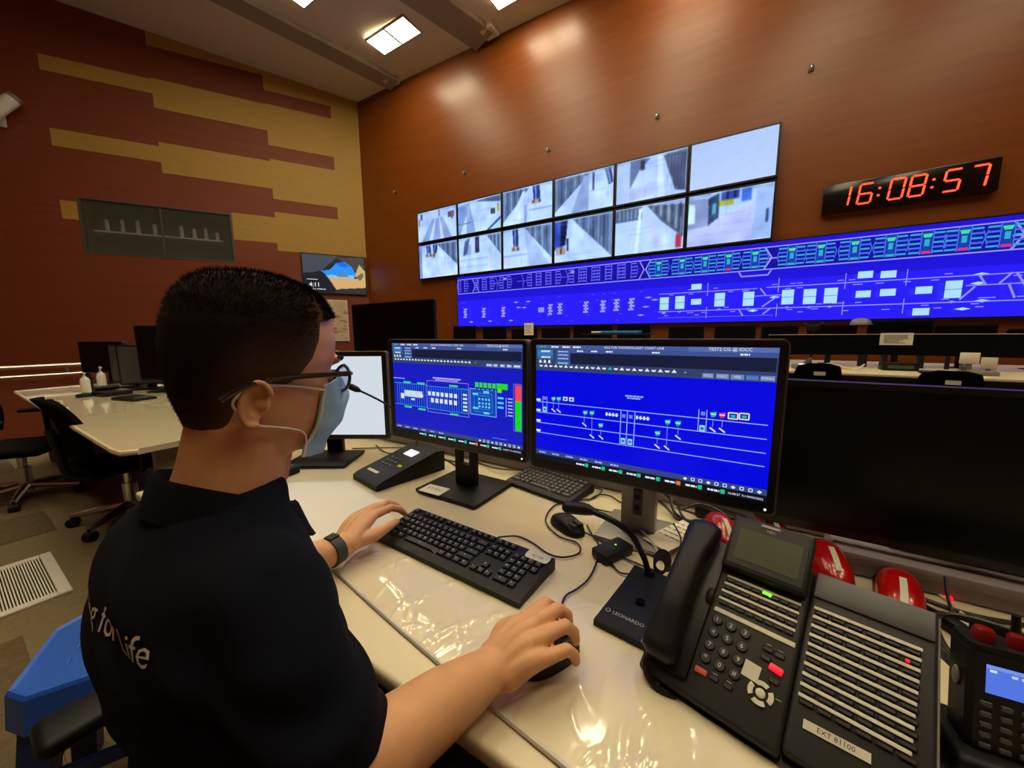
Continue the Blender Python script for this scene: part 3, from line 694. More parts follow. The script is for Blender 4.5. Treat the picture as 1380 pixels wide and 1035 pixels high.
# ------------------------------------------------------------------ monitors
def rounded_rect(x0, x1, z0, z1, r, n=5):
    out = []
    for cx, cz, a0 in ((x1 - r, z0 + r, -90), (x1 - r, z1 - r, 0), (x0 + r, z1 - r, 90), (x0 + r, z0 + r, 180)):
        for i in range(n + 1):
            a = R_(a0 + 90 * i / n); out.append((cx + r * math.cos(a), cz + r * math.sin(a)))
    return out
def g_plate(poly, y0, y1):
    v, f = g_prism(poly, 0, 1)
    return [(p[0], y1 if p[2] > .5 else y0, p[1]) for p in v], f
def monitor(label, x0, x1, z0, z1, y, disp, dmat, draw=None, stand='black_plastic', group='monitors on the operator\'s desk', rotz=0, base=(.24, .2), neck=(.075, .02), base_dy=.08, led=True, zd=DZ, name='monitor', tilt=0, hole=False, rim='bezel_edge', neckmat=None, base_dx=0.0):
    w, h = x1 - x0, z1 - z0; c = (x0 + x1) / 2; zz = z0 - zd
    t = thing(name, label, 'monitor', (c, y, zd), rotz, group)
    obj('rim', MB().add(g_plate(rounded_rect(-w / 2, w / 2, zz, zz + h, .012), .0, .03)), rim, t)
    obj('bezel', MB().add(g_plate(rounded_rect(-w / 2 + .0035, w / 2 - .0035, zz + .0035, zz + h - .0035, .010), -.0015, .01)), 'bezel', t)
    obj('back_shell', MB().rbox(-w * .36, w * .36, .03, .06, zz + h * .18, zz + h * .82, .02, 3), 'black_plastic', t)
    if disp:
        d = disp
        if draw is None: obj('display', MB().box(d[0] - c, d[1] - c, -.003, 0, d[2] - zd, d[3] - zd), dmat, t, smooth=False)
        else: obj('display', draw, dmat, t, (-c, -.003, -zd), smooth=False)
    nm = MB()
    nw, nd = neck
    if hole:
        zt = zz + h * .5; poly = rounded_rect(-nw / 2, nw / 2, .012, zt, .006, 2)
        nm.add(g_plate([(-nw / 2, .012), (-nw / 2, zt), (-.02, zt), (-.02, .02)][::-1], .06, .06 + nd)).add(g_plate([(.02, .02), (.02, zt), (nw / 2, zt), (nw / 2, .012)][::-1], .06, .06 + nd)).add(g_plate([(-.021, .012), (-.021, .085), (.021, .085), (.021, .012)][::-1], .06, .06 + nd)).add(g_plate([(-.021, .13), (-.021, zt), (.021, zt), (.021, .13)][::-1], .06, .06 + nd))
    else: nm.rbox(-nw / 2, nw / 2, .06, .06 + nd, .008, zz + h * .55, .004)
    nm.rbox(-.05, .05, .055, .07, zz + h * .4, zz + h * .6, .004)
    obj('stand_neck', nm, neckmat or stand, t, (base_dx, 0, 0))
    obj('stand_base', MB().rbox(-base[0] / 2, base[0] / 2, base_dy - base[1] / 2, base_dy + base[1] / 2, 0, .012, .005, 2), stand, t, (base_dx, 0, .0015))
    if led: obj('power_light', MB().cyl((w / 2 - .018, -.002, zz + .012), (w / 2 - .018, -.0035, zz + .012), .0022, n=10), 'led_white', t)
    return t
def S(r, g, b): return rgb(r, g, b)
UIB = S(2, 8, 228); UID = S(20, 28, 196); HDR = S(70, 92, 160); HD2 = S(52, 66, 112); DARK = S(24, 30, 58); WHT = S(225, 235, 255); TEA = S(30, 120, 150); GRY = S(120, 140, 175); GRE = S(40, 190, 120); ORA = S(240, 120, 30); LTB = S(160, 180, 250)
def ui_common(D, x0, x1, sel, title, who, bg):
    """the shared menu bars; x0..x1 span of the picture, heights as measured"""
    w = x1 - x0; X = lambda u: x0 + u * w
    D.rect(x0, .931, x1, 1.238, bg); D.layer()
    D.rect(x0, 1.172, x1, 1.238, HD2); D.rect(x0, .931, x1, .946, S(14, 16, 26)); D.rect(x0, .946, x1, .9585, S(52, 68, 132)); D.layer()
    D.rect(x0, 1.229, x1, 1.238, HDR); D.rect(X(.18), 1.219, x1, 1.2285, S(62, 84, 150)); D.rect(X(.7), 1.2285, x1, 1.238, S(88, 110, 176)); D.rect(X(.187), 1.192, X(.995), 1.2185, DARK)
    D.rect(X(.008), 1.203, X(.094), 1.2265, S(60, 120, 190)); D.rect(X(.112), 1.189, X(.184), 1.227, S(58, 84, 140)); D.layer()
    D.rect(X(.008), 1.203, X(.094), 1.211, TEA); D.rect(X(.112), 1.189, X(.184), 1.1965, TEA); D.layer()
    for k, u in enumerate((.02, .085, .145, .20)): D.dashes(X(u), 1.2335, X(u) + .02, .004, WHT if k else GRE)
    for v in (1.222, 1.207): D.dashes(X(.03), v, X(.08), .004, WHT)
    for v in (1.222, 1.2135, 1.2045, 1.193): D.dashes(X(.122), v, X(.175), .0036, LTB)
    for u in (.025, .05, .075): D.poly([(X(u) - .004, 1.192), (X(u) + .004, 1.192), (X(u) + .002, 1.2), (X(u) - .002, 1.2)], WHT)
    for u in (.22, .29, .36, .56, .88): D.dashes(X(u), 1.224, X(u) + .016, .0034, WHT)
    D.text(title, X(.48), 1.2335, .0075, WHT); D.text(who, X(.845), 1.2335, .009, WHT); D.layer()
    for i in range(24):
        u = .03 + .027 * i; vv = 1.184 + (.002 if i % 2 else -.002); c = WHT if i != sel else S(30, 190, 160)
        D.poly([(X(u) - .0055, vv + .004), (X(u) + .0055, vv + .004), (X(u) + .003, vv), (X(u) - .003, vv)] if i % 2 == 0 else [(X(u) - .0055, vv - .004), (X(u) + .0055, vv - .004), (X(u), vv + .003)], c)
    D.poly([(X(.69), 1.187), (X(.70), 1.184), (X(.69), 1.181)], GRY)
    for i in range(6):
        u = .02 + .075 * i; D.dashes(X(u), .952, X(u) + .02, .004, LTB)
    for i in range(8):
        xx = X(.28 + .082 * i); D.dashes(xx - .028, .938, xx - .006, .0042, WHT); D.rect(xx - .004, .934, xx + .004, .943, ORA if i == 5 else S(20, 200, 140))
    D.text('16:08:57', X(.893), .938, .0065, WHT); D.text('Fri 04/03/2022', X(.955), .938, .0062, WHT)
    for i in range(10):
        xx = X(.715 + .029 * i); D.frame(xx - .003, .9495, xx + .003, .9555, .0014, WHT) if i % 3 else D.poly([(xx - .0045, .952), (xx, .9555), (xx + .0045, .952), (xx, .9485)], WHT)
    D.layer()
# right-hand screen: station section with four levels
x0, x1 = -.477, .043
D2 = Draw(.00025); ui_common(D2, x0, x1, 13, 'ISCS FOR THOMSON-EAST COAST LINE', 'TEST2 CG @ IOCC', UIB)
for a, b, s in ((-.084, -.063, 'OCC'), (-.059, -.036, 'IOCC'), (-.033, -.01, 'MSS'), (-.007, .014, 'BOCC'), (.0165, .040, 'OVERALL')):
    D2.rect(a, 1.1745, b, 1.1845, S(110, 136, 190) if s != 'BOCC' else S(70, 110, 190)); D2.layer(); D2.text(s, (a + b) / 2, 1.1795, .0068 if len(s) < 5 else .0052, WHT if s != 'BOCC' else S(110, 150, 220))
for z in (1.089, 1.061, 1.033, 1.006): D2.line(-.472, z, .035, z, .0016, LTB); D2.rect(-.474, z + .002, -.462, z + .008, WHT)
for a, b in ((-.25, 1.006), (-.235, 1.006), (-.218, 1.006)): D2.line(a, b, a + .001, 1.09, .0016, LTB)
for a in (-.455, -.443): D2.line(a, 1.061, a, 1.105, .0012, LTB)
for a in (-.086, -.071): D2.line(a, 1.061, a, 1.108, .0014, LTB)
D2.layer()
def esc(x, z, c): D2.poly([(x - .006, z + .004), (x + .006, z + .006), (x + .004, z - .004), (x - .003, z - .006)], c); D2.rect(x - .005, z - .0005, x + .005, z + .0015, WHT)
for x, z in ((-.424, 1.1), (-.409, 1.101), (-.337, 1.073), (-.32, 1.074), (-.297, 1.046), (-.166, 1.045), (-.146, 1.073), (-.125, 1.073), (-.059, 1.1)): esc(x, z, GRE)
esc(-.043, 1.1, S(235, 60, 50))
for x, z in ((-.391, 1.102), (-.374, 1.102)): D2.rect(x - .006, z - .004, x + .006, z + .006, WHT); D2.layer(); D2.rect(x - .003, z - .002, x + .003, z + .003, UIB)
for x, z in ((-.024, 1.1), (-.005, 1.101)): D2.frame(x - .008, z - .005, x + .008, z + .007, .0022, S(250, 240, 160)); D2.rect(x - .004, z - .002, x + .004, z + .003, GRE)
for x, z, zt in ((-.424, 1.07, 1.1), (-.409, 1.07, 1.1), (-.339, 1.043, 1.07), (-.319, 1.016, 1.07), (-.296, 1.017, 1.04), (-.166, 1.015, 1.04), (-.146, 1.015, 1.07), (-.124, 1.042, 1.07), (-.059, 1.068, 1.095), (-.042, 1.069, 1.095)):
    D2.line(x - .005, z + .004, x + .006, z - .004, .0028, WHT); D2.line(x, z + .006, x, zt - .004, .0007, LTB)
for x in (-.27, -.199): 
    for k in range(4): D2.rect(x - .015 + .008 * k, 1.072, x - .011 + .008 * k, 1.08, WHT)
    D2.rect(x - .015, 1.0745, x + .015, 1.0765, WHT)
for x, z in ((-.242, 1.076), (-.226, 1.076), (-.078, 1.1), (-.449, 1.1)): D2.rect(x - .004, z - .004, x + .004, z + .004, S(110, 130, 240))
for x, z in ((-.242, 1.016), (-.226, 1.016), (-.449, 1.07), (-.078, 1.068)): D2.rect(x - .005, z - .007, x + .005, z + .007, S(150, 220, 240)); D2.rect(x - .003, z - .003, x + .003, z + .003, TEA)
D2.dashes(-.24, 1.124, -.2, .0035, LTB); D2.dashes(-.236, 1.119, -.206, .003, LTB)
m2 = monitor('black-framed monitor showing a station section with four horizontal lines on bright blue', -.497, .06, .905, 1.254, .865, (x0, x1), 'screen_desk', D2.mb, stand='silver_plastic', base=(.18, .17), neck=(.085, .03), base_dy=.075, base_dx=-.0)
obj('stand_socket', MB().rbox(-.012, .012, .052, .062, .06, .13, .01, 3), 'grey_plastic', m2); obj('stand_socket', MB().cyl((0, .0515, .11), (0, .0525, .11), .008).cyl((0, .0515, .082), (0, .0525, .082), .008), 'black_plastic', m2)
# left-hand screen: tunnel schematic
x0, x1 = -1.04, -.519
D1 = Draw(.00025); ui_common(D1, x0, x1, 99, 'ISCS FOR THOMSON-EAST COAST LINE', 'TEST2 CG @ IOCC', UID)
for a, b in ((-.64, -.617), (-.615, -.598), (-.592, -.574), (-.57, -.552), (-.548, -.522)): D1.rect(a, 1.174, b, 1.1835, S(110, 136, 190)); D1.dashes(a + .003, 1.179, b - .003, .004, WHT)
CY = S(60, 170, 230); PK = S(190, 150, 230)
D1.layer(); D1.rect(-.735, 1.03, -.605, 1.107, S(16, 70, 190)); D1.layer()
for z in (1.104, 1.03):
    D1.line(-1.036, z, -.88, z, .0014, CY); D1.line(-.88, z - .002, -.705, z - .002, .0014, CY)
for i in range(14): D1.line(-1.02 + .0105 * i, 1.03, -1.02 + .0105 * i, 1.104, .0012, CY)
for i in range(15): D1.line(-.868 + .0095 * i, 1.028, -.868 + .0095 * i, 1.1, .0012, CY)
D1.frame(-.878, 1.018, -.706, 1.12, .0012, PK); D1.frame(-.7, 1.03, -.606, 1.107, .0016, S(140, 200, 250)); D1.frame(-.685, 1.04, -.62, 1.095, .0012, CY); D1.frame(-.67, 1.048, -.63, 1.088, .0012, CY)
D1.layer()
D1.rect(-.985, 1.06, -.9, 1.081, S(205, 220, 235)); D1.rect(-.975, 1.07, -.935, 1.076, S(190, 240, 190))
for i in range(7): D1.rect(-.874 + .0185 * i, 1.072, -.862 + .0185 * i, 1.085, S(225, 235, 245))
for i in range(6): D1.rect(-.862 + .0195 * i, 1.05, -.85 + .0195 * i, 1.064, S(225, 235, 245))
for x, z in ((-.995, 1.066), (-.995, 1.06), (-.995, 1.054), (-.945, 1.052), (-.72, 1.085), (-.72, 1.073), (-.72, 1.061), (-.72, 1.049), (-.72, 1.038), (-.905, 1.068)): D1.rect(x - .008, z - .0028, x + .008, z + .003, WHT)
for x, z in ((-.97, 1.108), (-.905, 1.108), (-.97, 1.024), (-.905, 1.022), (-.765, 1.109), (-.765, 1.02)): D1.rect(x - .017, z - .003, x + .017, z + .003, S(60, 220, 120))
for i in range(5): D1.rect(-.68 + .0155 * i, 1.112, -.668 + .0155 * i, 1.127, S(60, 215, 60)); D1.rect(-.677 + .0155 * i, 1.106, -.671 + .0155 * i, 1.113, S(20, 40, 140))
D1.rect(-.603, 1.112, -.566, 1.128, S(30, 230, 20)); D1.rect(-.6, 1.102, -.586, 1.113, S(120, 220, 40))
for x in (-.665, -.653, -.641, -.63): 
    for z in (1.078, 1.066, 1.056): D1.rect(x - .003, z - .003, x + .003, z + .003, S(110, 220, 225))
for z in (1.087, 1.073, 1.06): D1.rect(-.6, z - .003, -.58, z + .003, S(70, 210, 240))
for x, z in ((-.64, 1.1), (-.64, 1.038), (-.68, 1.092), (-.68, 1.05)): D1.rect(x - .01, z - .003, x + .01, z + .003, S(100, 220, 250))
D1.line(-.571, 1.035, -.571, 1.09, .0016, S(190, 190, 250))
for i in range(6): D1.rect(-.565, 1.038 + .0095 * i, -.55, 1.0415 + .0095 * i, S(170, 190, 250))
D1.frame(-.546, .998, -.521, 1.13, .001, S(150, 150, 220)); D1.rect(-.541, 1.083, -.522, 1.127, S(255, 70, 70)); D1.rect(-.541, 1.0, -.522, 1.083, S(10, 225, 20))
D1.dashes(-.85, 1.13, -.735, .0045, S(200, 180, 250)); D1.dashes(-.84, 1.124, -.745, .0035, S(180, 170, 250)); D1.dashes(-1.036, 1.12, -.98, .003, LTB); D1.dashes(-.62, .968, -.57, .003, S(90, 110, 230))
m1 = monitor('black-framed monitor with a tunnel schematic and a red-green bar on dark blue', -1.065, -.505, .908, 1.251, .865, (x0, x1), 'screen_desk', D1.mb, base=(.25, .215), neck=(.082, .022), hole=True, base_dy=.06)
nt = thing('sticky_note', 'white handwritten sticker on the foot of the tunnel-schematic monitor', 'note', (-.845, .842, DZ + .0138), R_(3))
obj('sheet', MB().box(-.043, .043, -.03, .028, 0, .0006), 'paper', nt); obj('writing', MB().add(g_text('TTTP1', .022, .0008)), 'ink', nt, smooth=False)
# big dark screen on the right
monitor('large black switched-off monitor behind the red handsets', .03, .62, .818, 1.16, 1.04, (.045, .605, .838, 1.147), 'off_screen', led=False, base_dy=.075, base=(.2, .07), neck=(.07, .02), rim='bezel', base_dx=.05, zd=.8015)
lg_ = thing('cable_ledge', 'lilac-grey raised ledge under the switched-off monitor', 'ledge', (.45, 1.07, DZ))
obj('box', MB().rbox(-.27, .3, -.055, .08, 0.001, .05, .005), 'upstand', lg_); obj('lip', MB().rbox(-.27, .3, -.06, -.055, .03, .051, .002), 'upstand', lg_)
# white screen turned towards the operator
D4 = Draw(.0003); D4.rect(-.25, .105, .25, .43, S(214, 224, 232))
c4 = Vector((-1.475, .86, 0))
t = monitor('monitor with a blank white screen beyond the operator\'s face mask', -.27, .27, .835, 1.2, 0, None, 'screen_desk', None, rotz=R_(31), led=False, base_dy=-.02, base=(.25, .2), neck=(.07, .025))
obj('display', D4.mb, 'screen_desk', t, (0, -.003, 0), smooth=False); t.location = (c4.x, c4.y, DZ)
# ------------------------------------------------------------------ small things on the desk
def g_dome(L, Wd, Hh, prof=lambda t: math.sin(math.pi * min(1, max(0, t))) ** .5, plan=2.6, n=18, m=14, flat=1.0):
    """a closed domed body lying along y, flat underneath"""
    v = []; f = []
    ts = [.5 - .5 * math.cos(math.pi * (i + .0) / n) for i in range(n + 1)]
    for t in ts:
        y = (t - .5) * L; w = Wd / 2 * max(.02, (1 - abs(2 * t - 1) ** plan)) ** (1 / plan); h = Hh * max(.03, prof(t))
        for j in range(m + 1):
            a = math.pi * j / m; v.append((-w * math.copysign(abs(math.cos(a)) ** .8, math.cos(a)), y, h * math.sin(a) ** (.7 * flat)))
    k = m + 1
    for i in range(n):
        for j in range(m): f.append((i * k + j, (i + 1) * k + j, (i + 1) * k + j + 1, i * k + j + 1))
        f.append((i * k, i * k + m, (i + 1) * k + m, (i + 1) * k))
    f.append(tuple(range(k))); f.append(tuple(n * k + j for j in range(k - 1, -1, -1)))
    return v, f

# --- keyboards
def key_mesh(m):
    b = MB(); w, h = .0082, .0082; tw, th = .0063, .0058
    b.v = [(-w, -h, 0), (w, -h, 0), (w, h, 0), (-w, h, 0), (-tw, -th + .001, .006), (tw, -th + .001, .006), (tw, th + .001, .0066), (-tw, th + .001, .0066)]
    b.f = [(3, 2, 1, 0), (4, 5, 6, 7), (0, 1, 5, 4), (1, 2, 6, 5), (2, 3, 7, 6), (3, 0, 4, 7)]
    me = b.mesh('key', False); me.materials.append(MATS[m]); return me
KEY = key_mesh('phone_dark'); KEY2 = key_mesh('grey_plastic')
def keyboard(label, loc, rz, keyme, body, full=True, compact=False):
    t = thing('keyboard', label, 'keyboard', loc, rz, None)
    w, d = (.262 if compact else .4375), .146
    side = [(-d / 2, .0), (d / 2, .0), (d / 2, .024), (d / 2 - .012, .026), (-d / 2 + .01, .0145), (-d / 2, .011)]
    v, f = g_prism(side, -w / 2, w / 2); b = MB(); b.add(([(p[2], p[0], p[1]) for p in v], [q[::-1] for q in f]))
    obj('case', b, body, t, angle=20)
    rows = [('f', .055), ('n', .0305), ('q', .0118), ('a', -.0069), ('z', -.0256), ('s', -.0443)]
    px_ = .0186; x0 = -w / 2 + .0075; leg = MB()
    def zt(y): return .0145 + (y + d / 2 - .01) / (d - .022) * .0115 - .001
    def put(x, y, u):
        o = obj('key', keyme, None, t, Matrix.Translation((x, y, zt(y))) @ RX(R_(5)) @ Matrix.Diagonal((u * px_ / .0186 + (u - 1) * .13, 1, 1, 1)))
        if full: leg.box(x - .0035, x - .001, y + .0005, y + .0035, zt(y) + .0062, zt(y) + .0070)
    lay = {'f': [1, -1, 1, 1, 1, 1, -.5, 1, 1, 1, 1, -.5, 1, 1, 1, 1], 'n': [1] * 13 + [2], 'q': [1.5] + [1] * 12 + [1.5], 'a': [1.75] + [1] * 11 + [2.25], 'z': [2.25] + [1] * 10 + [2.75], 's': [1.25, 1.25, 1.25, 6.25, 1.25, 1.25, 1.25, 1.25]}
    if compact: lay = {'f': [1] * 13, 'n': [1] * 13, 'q': [1] * 13, 'a': [1] * 13, 'z': [1] * 13, 's': [2, 1, 1, 5, 1, 1, 2]}
    for r, y in rows:
        x = x0
        for u in lay[r]:
            if u > 0: put(x + u * px_ / 2, y, u)
            x += abs(u) * px_
        if compact: continue
        xn = x0 + 15 * px_ + .006
        if r in 'fnq': cols = (0, 1, 2)
        elif r == 'z': cols = (1,)
        elif r == 's': cols = (0, 1, 2)
        else: cols = ()
        for k in cols: put(xn + (k + .5) * px_, y, 1)
        xp = xn + 3 * px_ + .006
        if r in 'nqaz': 
            for k in range(4 if r in 'nq' else 3): put(xp + (k + .5) * px_, y, 1)
        if r == 's': put(xp + px_, y, 2); put(xp + 2.5 * px_, y, 1)
    if full: obj('key_legends', leg, 'text_grey', t)
    return t
kb = keyboard('full-size black keyboard under the operator\'s left hand', (-.556, .626, .7515), R_(-1.5), KEY, 'black_plastic')
st = thing('keyboard_label', 'worn white sticker on the back right corner of the near keyboard', 'sticker', (-.368, .674, .7785), R_(-1.5), None)
obj('sheet', MB().add(g_prism(rounded_rect(-.030, .028, -.012, .016, .008, 3), 0, .0006), RX(R_(5))), 'white_label', st); obj('writing', MB().add(g_text('81100', .011, .001), RX(R_(5))), 'ink', st, smooth=False)
keyboard('second grey-black keyboard pushed back between the two blue monitors', (-.548, 1.078, .7515), R_(-10), KEY2, 'black_plastic', False, True)
keyboard('third dark keyboard near the white-screen monitor, behind the operator\'s chin', (-1.535, .62, .7515), R_(8), KEY2, 'black_plastic', False, True)

# --- mice
def mouse(label, loc, rz):
    t = thing('mouse', label, 'mouse', loc, rz)
    pr = lambda q: (math.sin(math.pi * min(1, q * .82 + .1)) ** .8) * (1 - .15 * q)
    obj('shell', MB().add(g_dome(.112, .06, .036, pr)), 'black_plastic', t, angle=60)
    obj('wheel', MB().cyl((-.004, .033, .026), (.004, .033, .026), .0085, n=14), 'grey_plastic', t)
    obj('button', MB().rbox(-.017, -.0035, .012, .046, .014, .0285, .004, 2), 'phone_dark', t); obj('button', MB().rbox(.0035, .017, .012, .046, .014, .0285, .004, 2), 'phone_dark', t)
    return t
mouse('idle black mouse behind the near keyboard', (-.386, .87, .7515), R_(-115))
mouse('black mouse held under the operator\'s right hand', (-.243, .482, .7515), R_(-26))

# --- cables
def cable(label, pts, r=.0021, m='cable_black', name='cable', n=6):
    t = tag(obj(name, MB().tube(spline(pts, n), r, 6), m), label, 'cable', 'cables lying on the operator\'s desk'); return t
z = .7545
cable('black keyboard cable looping in an S beside the idle mouse', [(-.50, .71, .768), (-.474, .758, z), (-.425, .752, z), (-.372, .732, z), (-.335, .739, z), (-.312, .774, z), (-.332, .81, z), (-.385, .815, z), (-.445, .86, z), (-.468, .925, z), (-.461, .984, z), (-.394, 1.003, z), (-.314, 1.01, z), (-.271, 1.036, z)])
cable('black mouse cable leading from the operator\'s right hand up the desk', [(-.262, .55, .762), (-.274, .596, z), (-.278, .625, z), (-.267, .655, z), (-.259, .699, z), (-.266, .767, z), (-.286, .83, z), (-.318, .87, z), (-.345, .905, z)])
cable('cable from the idle mouse to the microphone foot', [(-.332, .858, .76), (-.271, .846, z), (-.222, .812, z), (-.176, .802, z), (-.15, .79, z)])
cable('short black cable curving into the back of the microphone foot', [(-.287, .835, z), (-.246, .788, z), (-.214, .754, z), (-.19, .758, z), (-.165, .776, z)])
cable('thin black cable arching behind the blue-lit microphone head', [(-.399, 1.05, z), (-.383, 1.105, z), (-.347, 1.115, z), (-.304, 1.089, z), (-.27, 1.13, z)])
cable('thin black cable crossing from the second keyboard', [(-.6, 1.15, .765), (-.503, 1.165, z), (-.409, 1.15, z), (-.385, 1.138, z), (-.394, 1.065, z), (-.452, 1.01, z)])
cable('black cable between the tunnel-schematic monitor and the second keyboard', [(-.93, 1.15, z), (-.84, 1.121, .758), (-.762, 1.10, .768), (-.69, 1.17, z)], .0028)
cable('thick black power lead looping behind the station-section monitor', [(-.24, 1.1, .80), (-.184, 1.1, .77), (-.14, 1.07, z), (-.084, 1.09, z), (-.02, 1.11, z), (.04, 1.12, z)], .004)
cable('second black lead behind the station-section monitor', [(-.2, 1.15, .79), (-.142, 1.14, z), (-.089, 1.13, z), (-.03, 1.14, z), (.02, 1.1, .765)], .0035)
cable('white network cable running from behind the silver monitor stand', [(-.285, 1.07, .785), (-.262, 1.01, .772), (-.214, .936, .769), (-.171, .885, .769), (-.14, .848, .758), (-.085, .83, .756)], .0034, 'cable_white')
cable('black cable on the ledge right of the red handsets', [(.20, 1.05, .76), (.28, 1.0, z), (.36, .97, z), (.46, .99, z)], .004)
cable('pale cable trailing below the switched-off monitor', [(.33, 1.05, z), (.35, .99, z), (.37, .93, z), (.45, .9, z)], .003, 'cable_white')
cable('grey cable hanging by the radio charger', [(.34, 1.0, .80), (.335, .96, .775), (.34, .92, z), (.39, .90, z)], .003)
cable('black leads crossing under the white-screen monitor', [(-1.45, 1.08, z), (-1.30, 1.02, .76), (-1.2, 1.05, .765), (-1.0, 1.1, z), (-.9, 1.1, z)], .003)
cable('second black lead behind the paging console', [(-1.5, .99, z), (-1.3, 1.12, z), (-1.1, 1.12, z), (-.93, 1.06, z)], .003)

cable('thick black lead rising behind the silver monitor stand', [(-.17, 1.10, .80), (-.15, 1.06, .775), (-.10, 1.05, .765), (-.04, 1.085, .77), (.02, 1.10, .775)], .0042)
cable('looped black lead right of the silver monitor stand', [(-.16, 1.12, .785), (-.12, 1.04, .772), (-.06, 1.035, .768), (-.03, 1.08, .79), (-.09, 1.12, .79), (-.14, 1.09, .775)], .0032)
t = thing('power_adapter', 'black power adapter lying under the station-section monitor', 'adapter', (-.045, 1.125, .752), R_(-12))
obj('body', MB().rbox(-.06, .06, -.022, .022, 0, .03, .006, 2), 'black_plastic', t); obj('strain_relief', MB().cyl((.06, 0, .014), (.085, 0, .012), .007, .004, 10), 'cable_black', t)
# cable bundle tied beside the microphone
b = MB()
for k in range(5):
    r = .017 + .002 * k; b.tube([(-.132 + r * .6 * math.cos(a), .782 + .006 * k - .012 + .3 * r * math.cos(a), .785 + r * math.sin(a)) for a in [i * math.pi / 8 for i in range(17)]], .0024, 6)
b.tube(spline([(-.12, .785, .77), (-.108, .84, .775), (-.112, .90, .79), (-.135, .945, .80)], 5), .0022, 6).tube(spline([(-.11, .79, .765), (-.092, .83, .78), (-.085, .87, .80), (-.07, .90, .80)], 5), .0022, 6)
tag(obj('cable_bundle', b, 'cable_black'), 'tied bundle of black cable standing behind the microphone foot', 'cable')
# folded note paper
t = thing('note_paper', 'crumpled handwritten note between the silver stand and the telephone handset', 'paper', (-.128, .955, .7675), R_(-20))
nb = MB(); nb.v = [(-.045, -.08, 0), (.03, -.095, .006), (.045, .07, .004), (-.03, .085, .0), (0, 0, .007)]; nb.f = [(0, 1, 4), (1, 2, 4), (2, 3, 4), (3, 0, 4)]
nb.v += [(x, y, zz - .0008) for x, y, zz in nb.v]; nb.f += [(i + 5, k + 5, j + 5) for i, j, k in [(0, 1, 4), (1, 2, 4), (2, 3, 4), (3, 0, 4)]] + [(0, 5, 6, 1), (1, 6, 7, 2), (2, 7, 8, 3), (3, 8, 5, 0)]
obj('sheet', nb, 'paper', t, smooth=False)
wr = MB()
for i in range(5):
    for k in range(4): wr.box(-.028 + .014 * k, -.02 + .014 * k + .004 * random.random(), .045 - .02 * i, .047 - .02 * i, .0066, .0076)
obj('writing', wr, 'ink', t)
# little black box and white adaptor in front of the silver stand
t = thing('usb_box', 'small black box in front of the silver monitor stand', 'box', (-.245, .812, .7515), R_(-25))
obj('body', MB().rbox(-.024, .024, -.045, .045, 0, .022, .004), 'black_plastic', t); obj('indicator', MB().cyl((.0, .01, .022), (0, .01, .0226), .002, n=8), 'led_green', t)

# --- gooseneck microphone with lettered foot
t = thing('desk_microphone', 'black gooseneck microphone on a flat lettered foot between mouse hand and telephone', 'microphone', (-.149, .672, .7512), R_(-1))
obj('foot', MB().add(g_prism([(-.056, -.088), (.05, -.096), (.054, .09), (-.038, .092)], 0, .012)).add(([(-.05, -.083, .012), (.045, -.09, .012), (.048, .085, .026), (-.034, .087, .026)], [(0, 1, 2, 3)])).add(([(-.034, .087, .026), (.048, .085, .026), (.054, .09, .012), (-.038, .092, .012)], [(0, 1, 2, 3)])).add(([(-.05, -.083, .012), (-.034, .087, .026), (-.038, .092, .012)], [(0, 1, 2)])).add(([(.045, -.09, .012), (.054, .09, .012), (.048, .085, .026)], [(0, 1, 2)])), 'black_plastic', t, smooth=False)
obj('lettering', MB().add(g_text('LEONARDO', .0105, .0004), T(-.004, -.058, .0142) @ RZ(R_(-4)) @ RX(R_(4.7))), 'text_grey', t, smooth=False)
obj('emblem', MB().add(g_tube([(.004 * math.cos(a), .004 * math.sin(a), 0) for a in [i * math.pi / 6 for i in range(13)]], .0007, 5), T(-.041, -.055, .0144)), 'text_grey', t)
obj('button', MB().cyl((.004, -.01, .016), (.004, -.01, .0215), .0085, n=20), 'black_gloss', t)
neck = [(-.0, .075, .02), (-.006, .068, .05), (-.012, .054, .079), (-.030, .028, .129), (-.062, .011, .154), (-.105, .016, .159)]
obj('gooseneck', MB().tube(spline(neck, 6), .0062, 10), 'black_plastic', t)
obj('socket', MB().cyl((0, .075, .014), (0, .075, .034), .013, .009), 'black_plastic', t)
hd = MB().tube([(-.1, .0155, .159), (-.112, .017, .159), (-.12, .018, .158), (-.16, .019, .151), (-.168, .019, .149)], [.0075, .0115, .0125, .0135, .008], 16)
obj('capsule', hd, 'black_plastic', t)

# --- paging console with gooseneck
t = thing('paging_console', 'black sloping paging console with a small lit display, left of the tunnel monitor stand', 'console', (-1.075, .90, .7512), R_(-10))
side = [(-.14, 0), (.14, 0), (.14, .075), (.10, .078), (-.12, .028), (-.14, .018)]
v, f = g_prism(side, -.085, .085); obj('case', MB().add(([(p[2], p[0], p[1]) for p in v], [q[::-1] for q in f])), 'black_plastic', t, angle=20)
sm = Matrix.Translation((0, 0, 0)); al = math.atan2(.05, .22)
def ps(x, y, up=.0): return T(x, y, .028 + (y + .12) * math.tan(al) + up) @ RX(al)
obj('display', MB().box(-.028, .028, -.018, .018, 0, .0015), 'led_white', t, ps(-.0, .05, .001))
for i in range(3):
    for k in range(3): obj('button', MB().rbox(-.009, .009, -.005, .005, 0, .003, .0015, 1), 'grey_plastic', t, ps(-.045 + .026 * k, -.005 - .022 * i + .004, 0))
obj('call_button', MB().rbox(-.011, .011, -.007, .007, 0, .004, .002, 1), 'yellow_trim', t, ps(.05, -.03, 0))
obj('name_strip', MB().box(-.04, .03, -.006, .006, 0, .001), 'white_label', t, ps(-.015, -.095, .001))
